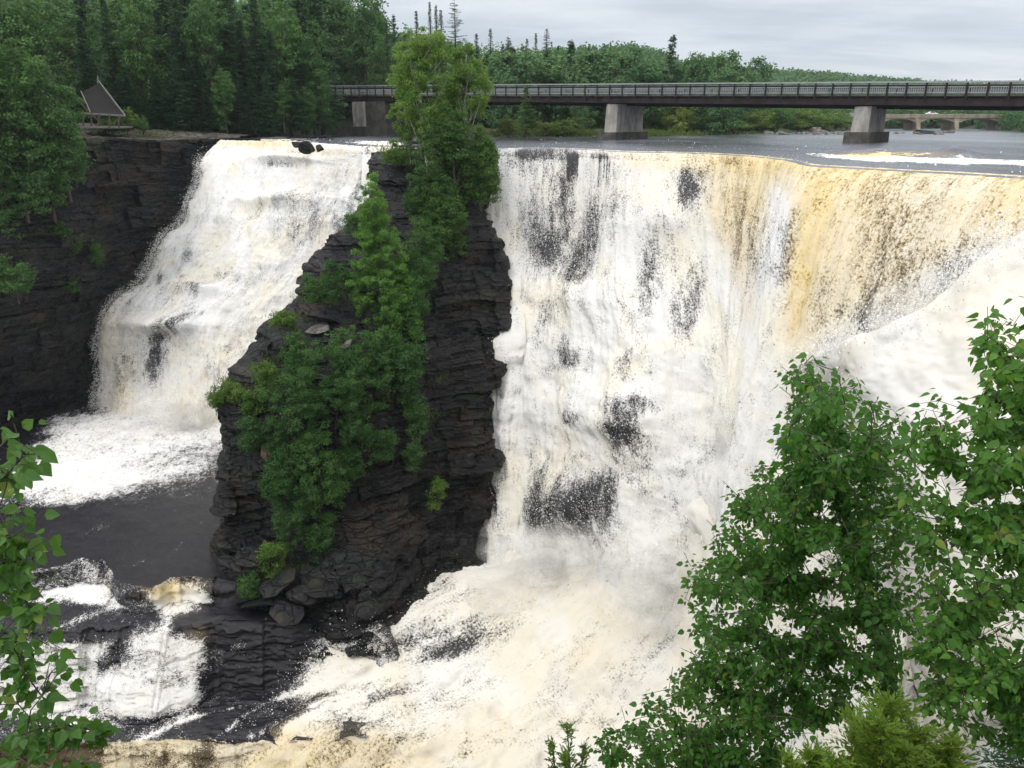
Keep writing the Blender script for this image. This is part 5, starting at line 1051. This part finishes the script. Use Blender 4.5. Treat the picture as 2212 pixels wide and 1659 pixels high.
def near_tree(name, label, root, targets, seed, leaf, per, mat, mat_bark, rtip=.0016, rmax=.05, spread=.10, droop=.9, rowstep=.14, ratio=.72, tonebias=0.):
    r = np.random.default_rng(seed); root = [np.array(p_, float) for p_ in root]; e = empty(name, root[0], label, 'tree')
    nodes, par, ends = grow(root, targets, seed, rowstep)
    mb = MB(); wood(nodes-root[0], par, rtip, rmax, mb); mb.obj('branches', mat_bark, e, True)
    pos = []; ax = []; tn = []
    for en in ends:
        ch = [en]; 
        for _ in range(5):
            if par[ch[-1]] < 0: break
            ch.append(int(par[ch[-1]]))
        seg_ = nodes[ch]; ts = r.uniform(0, 1, per)**1.15*(len(ch)-1); ct = r.normal(0,.13)
        a = lin(seg_, ts) if len(ch) > 1 else np.repeat(seg_, per, 0)
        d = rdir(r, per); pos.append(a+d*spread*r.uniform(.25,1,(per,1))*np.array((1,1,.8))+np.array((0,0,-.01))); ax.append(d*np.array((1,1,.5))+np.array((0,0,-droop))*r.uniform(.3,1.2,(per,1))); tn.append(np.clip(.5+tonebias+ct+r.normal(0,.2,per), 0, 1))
    pos = np.concatenate(pos); ax = np.concatenate(ax); tn = np.concatenate(tn); n_ = len(pos)
    nr = np.array((0,-.35,.75))+r.normal(0,.5,(n_,3)); L = leaf*r.uniform(.55,1.2,n_)
    st_ = (ax/(np.linalg.norm(ax,axis=1,keepdims=True)))
    foliage('leaves', [cards(pos-root[0], ax, nr, L, L*ratio*r.uniform(.8,1.1,n_), tn, 'heart', .10)], mat, e)
    # leaf stalks
    return e
def inside(poly, n, Yf, seed, holes=(), edge=0.):
    r = np.random.default_rng(seed); xs_ = [p_[0] for p_ in poly]; ys_ = [p_[1] for p_ in poly]; o = []
    while len(o) < n:
        x = r.uniform(min(xs_), max(xs_), 4000); y = r.uniform(min(ys_), max(ys_), 4000); q_ = inpoly(x, y, poly); ok = q_ > edge
        for hx, hy_, hr, hp in holes: ok &= ~((((x-hx)**2+(y-hy_)**2) < hr*hr) & (r.random(4000) < hp))
        x, y, q_ = x[ok], y[ok], q_[ok]; Y = Yf(x, y, r)
        o += [tuple(v) for v in P(x, y, Y)]
    return o[:n]
# right birch, left part
PB = [(1738,775),(1765,800),(1800,800),(1830,820),(1880,850),(1920,870),(1965,890),(1985,960),(1990,1100),(1985,1300),(1930,1480),(1800,1560),(1690,1600),(1640,1700),(1420,1700),(1330,1650),(1300,1600),(1350,1575),(1380,1520),(1450,1500),(1480,1440),(1490,1320),(1490,1220),(1540,1180),(1560,1110),(1590,1050),(1640,1010),(1680,960),(1690,880),(1680,830)]
HB = [(1690,1430,28,.95),(1870,1490,36,.9),(1560,1330,40,.8),(1560,1245,18,.8),(1745,1215,30,.8),(1800,1085,28,.8),(1740,1130,18,.8),(1855,1000,22,.8),(1610,1470,26,.7),(1900,1270,30,.6),(1795,1300,34,.6),(1920,1190,24,.7),(1450,1560,24,.6),(1560,1600,26,.6),(1640,1090,16,.6),(1780,1190,26,.7),(1860,1110,20,.7),(1860,1330,26,.6)]
Yb = lambda x, y, r_: 6.0+r_.normal(0, .55, x.shape)
tg_ = inside(PB, 1500, Yb, 701, HB)+[tuple(P(x,y,Y)) for x,y,Y in [(1742,768,6),(1690,805,6.1),(1820,788,6.3),(1660,925,6),(1480,1190,6),(1478,1290,6),(1474,1400,6),(1700,800,6.2),(1850,815,6.4),(1300,1590,5.8),(1345,1530,5.8),(1385,1500,5.9),(1283,1625,5.8),(1575,1045,6),(1530,1120,6),(1450,1440,6)]]
root = [P(2150,2500,6.3),P(2100,2200,6.3),P(2050,1900,6.3),P(1990,1700,6.2),P(1930,1500,6.2),P(1890,1350,6.1),P(1850,1200,6.1),P(1810,1050,6.1),P(1775,920,6.1)]
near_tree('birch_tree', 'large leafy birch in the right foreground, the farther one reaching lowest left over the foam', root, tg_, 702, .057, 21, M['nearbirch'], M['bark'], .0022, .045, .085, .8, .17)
# right birch, nearer part at the border
PC = [(2140,668),(2180,700),(2230,640),(2320,620),(2330,1660),(1990,1560),(1985,1400),(1970,1200),(1950,1080),(1955,960),(1985,880),(2040,880),(2090,880),(2140,800),(2118,760)]
HC = [(2180,1060,34,.9),(1945,1080,26,.8),(2060,1130,20,.6),(2150,950,16,.7),(2010,1010,16,.6),(2080,1240,24,.6),(2160,1300,20,.5),(2110,880,12,.7)]
Yc = lambda x, y, r_: 4.6+r_.normal(0, .40, x.shape)
tg_ = inside(PC, 800, Yc, 711, HC)+[tuple(P(x,y,Y)) for x,y,Y in [(2132,665,4.5),(2108,755,4.5),(2198,640,4.6),(2030,855,4.6),(1970,870,4.7),(2090,870,4.5),(2000,900,4.6)]]
root = [P(2600,2500,5.),P(2500,2200,4.9),P(2430,1900,4.9),P(2370,1600,4.8),P(2330,1300,4.8),P(2280,1080,4.7),P(2240,860,4.7)]
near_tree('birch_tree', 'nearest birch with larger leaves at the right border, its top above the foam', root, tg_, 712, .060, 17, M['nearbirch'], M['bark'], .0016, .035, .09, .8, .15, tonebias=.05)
# poplar at the left border
PP = [(-60,960),(-30,912),(25,905),(70,918),(68,960),(85,1010),(78,1060),(90,1110),(130,1150),(115,1210),(80,1300),(75,1350),(140,1380),(160,1440),(110,1475),(140,1520),(215,1560),(212,1620),(200,1720),(-90,1720)]
HP = [(70,1330,20,.8),(60,1480,34,.8),(100,1490,20,.8),(15,1500,20,.6),(40,1240,14,.6),(90,1280,14,.9)]
tg_ = inside(PP, 165, lambda x, y, r_: 3.4+r_.normal(0,.22,x.shape), 721, HP)+[tuple(P(x,y,Y)) for x,y,Y in [(60,915,3.4),(110,1160,3.4),(105,1175,3.3),(70,1385,3.3),(140,1400,3.3),(195,1545,3.4),(225,1530,3.4),(40,905,3.5),(255,1600,3.4),(110,1095,3.4),(205,1600,3.3),(150,1450,3.3)]]
root = [P(-500,2400,3.6),P(-350,2000,3.5),P(-220,1700,3.5),P(-150,1450,3.5),P(-110,1200,3.5),P(-60,1040,3.45)]
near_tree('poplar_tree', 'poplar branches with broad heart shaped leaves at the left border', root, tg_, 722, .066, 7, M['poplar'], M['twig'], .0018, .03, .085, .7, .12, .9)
# near spruce, lower right
def near_con(loc, h, rad, seed, mat, name, label, leaf, wl, whorl, dens, droop, up=0., power=.8):
    return conifer(h, rad, seed, dens, droop, leaf, .02, mat, name, label, loc=loc, power=power, wl=wl, whorl=whorl, up=up)
near_con(P(2150,2600,5.6), 8.9, 2.4, 731, M['spruceblue'], 'spruce_tree', 'dark spruce behind the near birches in the lower right corner', .11, .022, .10, 2.6, .22)
near_con(P(1650,2400,7.6), 6.2, 1.0, 733, M['spruceblue'], 'spruce_tree', 'thin dark spruce top among the birch leaves at bottom centre right', .10, .024, .11, 2.0, .2)
# cedars with flat fans
def cedar(name, label, tops, base, seed, mat, fan=.16, nfan=700):
    """upright cedar: a stem to each top, fans of scale leaves along side shoots"""
    r = np.random.default_rng(seed); base = np.array(base); e = empty(name, base, label, 'tree'); mb = MB(); pos = []; ax = []; nr = []; LL = []; tn = []
    for tp, wd in tops:
        tp = np.array(tp)-base; L = np.linalg.norm(tp); mb.tube([np.zeros(3), tp*.5+r.normal(0,.03,3), tp], [.014*L, .008*L, .002], 5)
        k = int(nfan*wd)
        for i in range(k):
            u = r.uniform(.25, 1)**.8; u = 1-(1-u)*.62; c_ = tp*u; a = r.uniform(0, 6.28); d = np.array((math.cos(a), math.sin(a), r.uniform(.1,.9))); ln = wd*(1.03-u)**.42*r.uniform(.25,1.15)+.02; en = c_+d*ln
            if i % 3 == 0: mb.tube([c_, (c_+en)/2+np.array((0,0,-.01)), en], [.003, .002, .001], 3)
            m_ = 16; sd = np.cross(d, r.normal(size=3)); sd /= np.linalg.norm(sd); dn = d/np.linalg.norm(d); t_ = r.normal(0,.12)
            for j in range(m_):
                s_ = r.uniform(0, 1); sg = r.choice((-1,1)); p0 = en-dn*fan*(1-s_)*.9; q_ = dn*.8+sd*sg*.75*(1.05-s_)+r.normal(0,.14,3)
                pos.append(p0); ax.append(q_); nr.append(np.cross(dn, sd)+r.normal(0,.3,3)); LL.append(fan*.38*(1.1-s_*.6)); tn.append(.45+t_+.35*s_+r.normal(0,.08))
    n_ = len(pos); LL = np.array(LL)
    foliage('sprays', [cards(np.array(pos), np.array(ax), np.array(nr), LL, LL*.20+.003, np.clip(np.array(tn),0,1))], mat, e); mb.obj('branches', M['bark'], e, True); return e
cedar('cedar_tree', 'bright yellow green cedar at the bottom right in front of the birch', [(P(1922,1515,3.9), .42),(P(1850,1560,3.8), .36),(P(1990,1585,3.8), .36),(P(1750,1625,3.7), .32),(P(1900,1560,3.6), .36),(P(1960,1620,3.6), .32),(P(2060,1600,3.8), .3),(P(1800,1640,3.5),.3),(P(1700,1640,3.6),.26)], P(1920,2150,4.1), 741, M['nearcedar'], .13, 900)
cedar('cedar_tree', 'small lone cedar top at the bottom edge left of the birch', [(P(1225,1566,4.2), .13),(P(1190,1600,4.2), .11),(P(1262,1600,4.2), .10),(P(1220,1630,4.1), .12)], P(1225,2000,4.3), 742, M['nearcedar'], .10, 420)
# ------------------------------------------------------------------ mist over the plunge
m, gq = material('mist'); geo = gq.n('ShaderNodeNewGeometry'); lw_ = gq.n('ShaderNodeLayerWeight', Blend=.5)
fac = gq.m('SUBTRACT', 1., lw_.outputs['Facing']); nz = gq.noise(gq.n('ShaderNodeTexCoord').outputs['Object'], .55, 5, .6, .4)
al = gq.m('MULTIPLY', gq.m('POWER', fac, 2.2), gq.ss(nz, .34, .66, .04, .42))
df = gq.n('ShaderNodeBsdfDiffuse'); df.inputs[0].default_value = (.98,.965,.93,1); gq.set(df.inputs['Normal'], gq.n('ShaderNodeVectorMath', {'operation': 'NORMALIZE'}).outputs[0])
vm = [q for q in gq.t.nodes if q.bl_idname == 'ShaderNodeVectorMath'][0]; va = gq.n('ShaderNodeVectorMath', {'operation': 'ADD'}); gq.set(va.inputs[0], geo.outputs['Normal']); va.inputs[1].default_value = (-.1,-.5,1.6); gq.set(vm.inputs[0], va)
tp_ = gq.n('ShaderNodeBsdfTransparent'); mx = gq.n('ShaderNodeMixShader'); gq.set(mx.inputs[0], al); gq.t.links.new(tp_.outputs[0], mx.inputs[1]); tl_ = gq.n('ShaderNodeBsdfTranslucent'); tl_.inputs[0].default_value = (.97,.96,.94,1); ad_ = gq.n('ShaderNodeMixShader'); ad_.inputs[0].default_value = .2; gq.t.links.new(df.outputs[0], ad_.inputs[1]); gq.t.links.new(tl_.outputs[0], ad_.inputs[2]); gq.t.links.new(ad_.outputs[0], mx.inputs[2]); out(gq, mx); M['mist'] = m
import bmesh
bm = bmesh.new(); bmesh.ops.create_icosphere(bm, subdivisions=4, radius=1); SV = np.array([v.co[:] for v in bm.verts]); SF = np.array([[v.index for v in f.verts] for f in bm.faces]); bm.free()
vs = []; fs = []; n_ = 0; rm = np.random.default_rng(55)
MP = []
for i in range(16):
    x = rm.uniform(1560, 2400); Yq = ev(x, [(1480,54),(1590,50),(1700,41),(1850,33.8),(2050,31.4),(2212,30.2),(2400,29.5)]); yq = ev(x, [(1480,1010),(1590,890),(1700,800),(1850,735),(1950,685),(2050,620),(2130,555),(2212,490),(2400,410)])
    MP.append((x, yq+6+abs(rm.normal(0,22)), Yq+rm.uniform(-.5,1.8), rm.uniform(.8,1.8)))
for i in range(26): MP.append((rm.uniform(1070,1600), 1225+rm.normal(0,42), rm.uniform(53.5,57), rm.uniform(1.3,3.0)))
for i in range(5): MP.append((rm.uniform(1600,1680), rm.uniform(720,860), rm.uniform(50,53), rm.uniform(1.,1.8)))
for i in range(14): MP.append((rm.uniform(1350,1750), rm.uniform(900,1400), rm.uniform(46,50), rm.uniform(1.5,3.)))
for i in range(10): MP.append((rm.uniform(300,520), rm.uniform(860,930), rm.uniform(82,85), rm.uniform(1.3,2.6)))
for i in range(8): MP.append((rm.uniform(470,620), rm.uniform(700,850), rm.uniform(80,82), rm.uniform(1.2,2.0)))
for x, y, Y, s_ in MP:
    v = SV*(1+.22*fbm(SV*1.2+rm.uniform(0,50), 2, 3))[:, None]*s_*np.array((1.15,1.0,.85))+P(x, y, Y); vs.append(v); fs.append(SF+n_); n_ += len(v)
o = link('mist', mesh('mist', np.concatenate(vs), np.concatenate(fs), 3, True), M['mist']); o['kind'] = 'stuff'; o['label'] = 'white spray mist drifting over the foot of the falls'
hb = MB(); hb.box((-2300,-40,-49),(2300,1500,75)); ho = hb.obj('haze', None); ho['kind'] = 'stuff'; ho['label'] = 'thin air haze over the valley'
m, gq = material('haze'); pv = gq.n('ShaderNodeVolumePrincipled', Density=.00015, Anisotropy=.2); pv.inputs['Color'].default_value = (.86,.93,1,1); out(gq, None, pv); ho.data.materials.append(m)
# ------------------------------------------------------------------ light: overcast daylight
SE, SR = R(48), R(224)
w_ = bpy.data.worlds.new('World'); S.world = w_; w_.use_nodes = True; gw = NT(w_.node_tree)
sky = gw.n('ShaderNodeTexSky', {'sky_type': 'NISHITA', 'sun_disc': False, 'sun_elevation': SE, 'sun_rotation': SR})
tc = gw.n('ShaderNodeTexCoord').outputs['Generated']; sx = gw.n('ShaderNodeSeparateXYZ'); gw.set(sx.inputs[0], tc); zc = gw.m('MAXIMUM', sx.outputs[2], 0.)
dv = gw.n('ShaderNodeVectorMath', {'operation': 'DIVIDE'}); gw.set(dv.inputs[0], tc); cb = gw.n('ShaderNodeCombineXYZ'); zz_ = gw.m('ADD', zc, .12)
for k in range(3): gw.set(cb.inputs[k], zz_)
gw.set(dv.inputs[1], cb.outputs[0]); cl = gw.noise(gw.mapv(dv.outputs[0], (.55,.9,.1)), 1.3, 7, .55, .4); cl2 = gw.noise(gw.mapv(dv.outputs[0], (.3,.9,.1)), 3.4, 5, .55)
base = gw.n('ShaderNodeValToRGB'); cr_ = base.color_ramp; gw.set(base.inputs[0], zc)
cr_.elements[0].position = 0.; cr_.elements[0].color = (8.0,8.5,8.9,1)
cr_.elements[1].position = 1.; cr_.elements[1].color = (17.5,17.3,17.0,1)
for p_, c_ in ((.035,(8.2,8.7,9.0,1)),(.075,(6.4,7.0,7.7,1)),(.14,(7.0,7.5,8.1,1)),(.35,(9.5,9.8,10.2,1))): e_ = cr_.elements.new(p_); e_.color = c_
cc_ = gw.mix(1., base.outputs[0], gw.mix(gw.ss(gw.m('ADD', gw.m('MULTIPLY', cl, .6), gw.m('MULTIPLY', cl2, .4)), .36, .64), (.84,.86,.89), (1.14,1.13,1.11)), 'MULTIPLY')
for nd in gw.t.nodes:
    if nd.bl_idname == 'ShaderNodeMix': nd.clamp_result = False
fc = gw.mix(.93, sky.outputs[0], cc_)
bg = gw.n('ShaderNodeBackground'); gw.set(bg.inputs[0], fc); bg.inputs[1].default_value = .1; wo = gw.t.nodes.new('ShaderNodeOutputWorld'); gw.t.links.new(bg.outputs[0], wo.inputs[0])
sl = bpy.data.lights.new('sun', 'SUN'); sl.energy = 1.1; sl.angle = R(22); sl.color = (1,.965,.90); so = bpy.data.objects.new('sun', sl); COL.objects.link(so)
# sun stands behind the viewer's left shoulder
from mathutils import Vector
sd_ = Vector((math.sin(SR)*math.cos(SE), math.cos(SR)*math.cos(SE), math.sin(SE))); so.rotation_euler = sd_.to_track_quat('Z', 'Y').to_euler(); so.location = (-20,-30,60)
cam = bpy.data.cameras.new('camera'); co_ = bpy.data.objects.new('camera', cam); COL.objects.link(co_); S.camera = co_
cam.sensor_width = 36; cam.lens = F_/2212*36; cam.clip_start = .1; cam.clip_end = 9000; co_.location = (0,0,0); co_.rotation_euler = (math.pi/2-PITCH, 0, 0)
S.render.engine = 'CYCLES'; S.view_settings.view_transform = 'Standard'; S.view_settings.look = 'None'; S.view_settings.exposure = .10; S.view_settings.gamma = 1
cy = S.cycles; cy.max_bounces = 8; cy.diffuse_bounces = 5; cy.glossy_bounces = 2; cy.transmission_bounces = 2; cy.transparent_max_bounces = 64; cy.use_denoising = True
try: cy.denoiser = 'OPENIMAGEDENOISE'; cy.denoising_input_passes = 'RGB_ALBEDO_NORMAL'
except Exception: pass
S.render.use_persistent_data = False
# stray prototypes that found no place
for lst in (bush,):
    for o_ in lst:
        if o_.location.length < 1e-6:
            for c_ in list(o_.children): bpy.data.objects.remove(c_)
            bpy.data.objects.remove(o_)
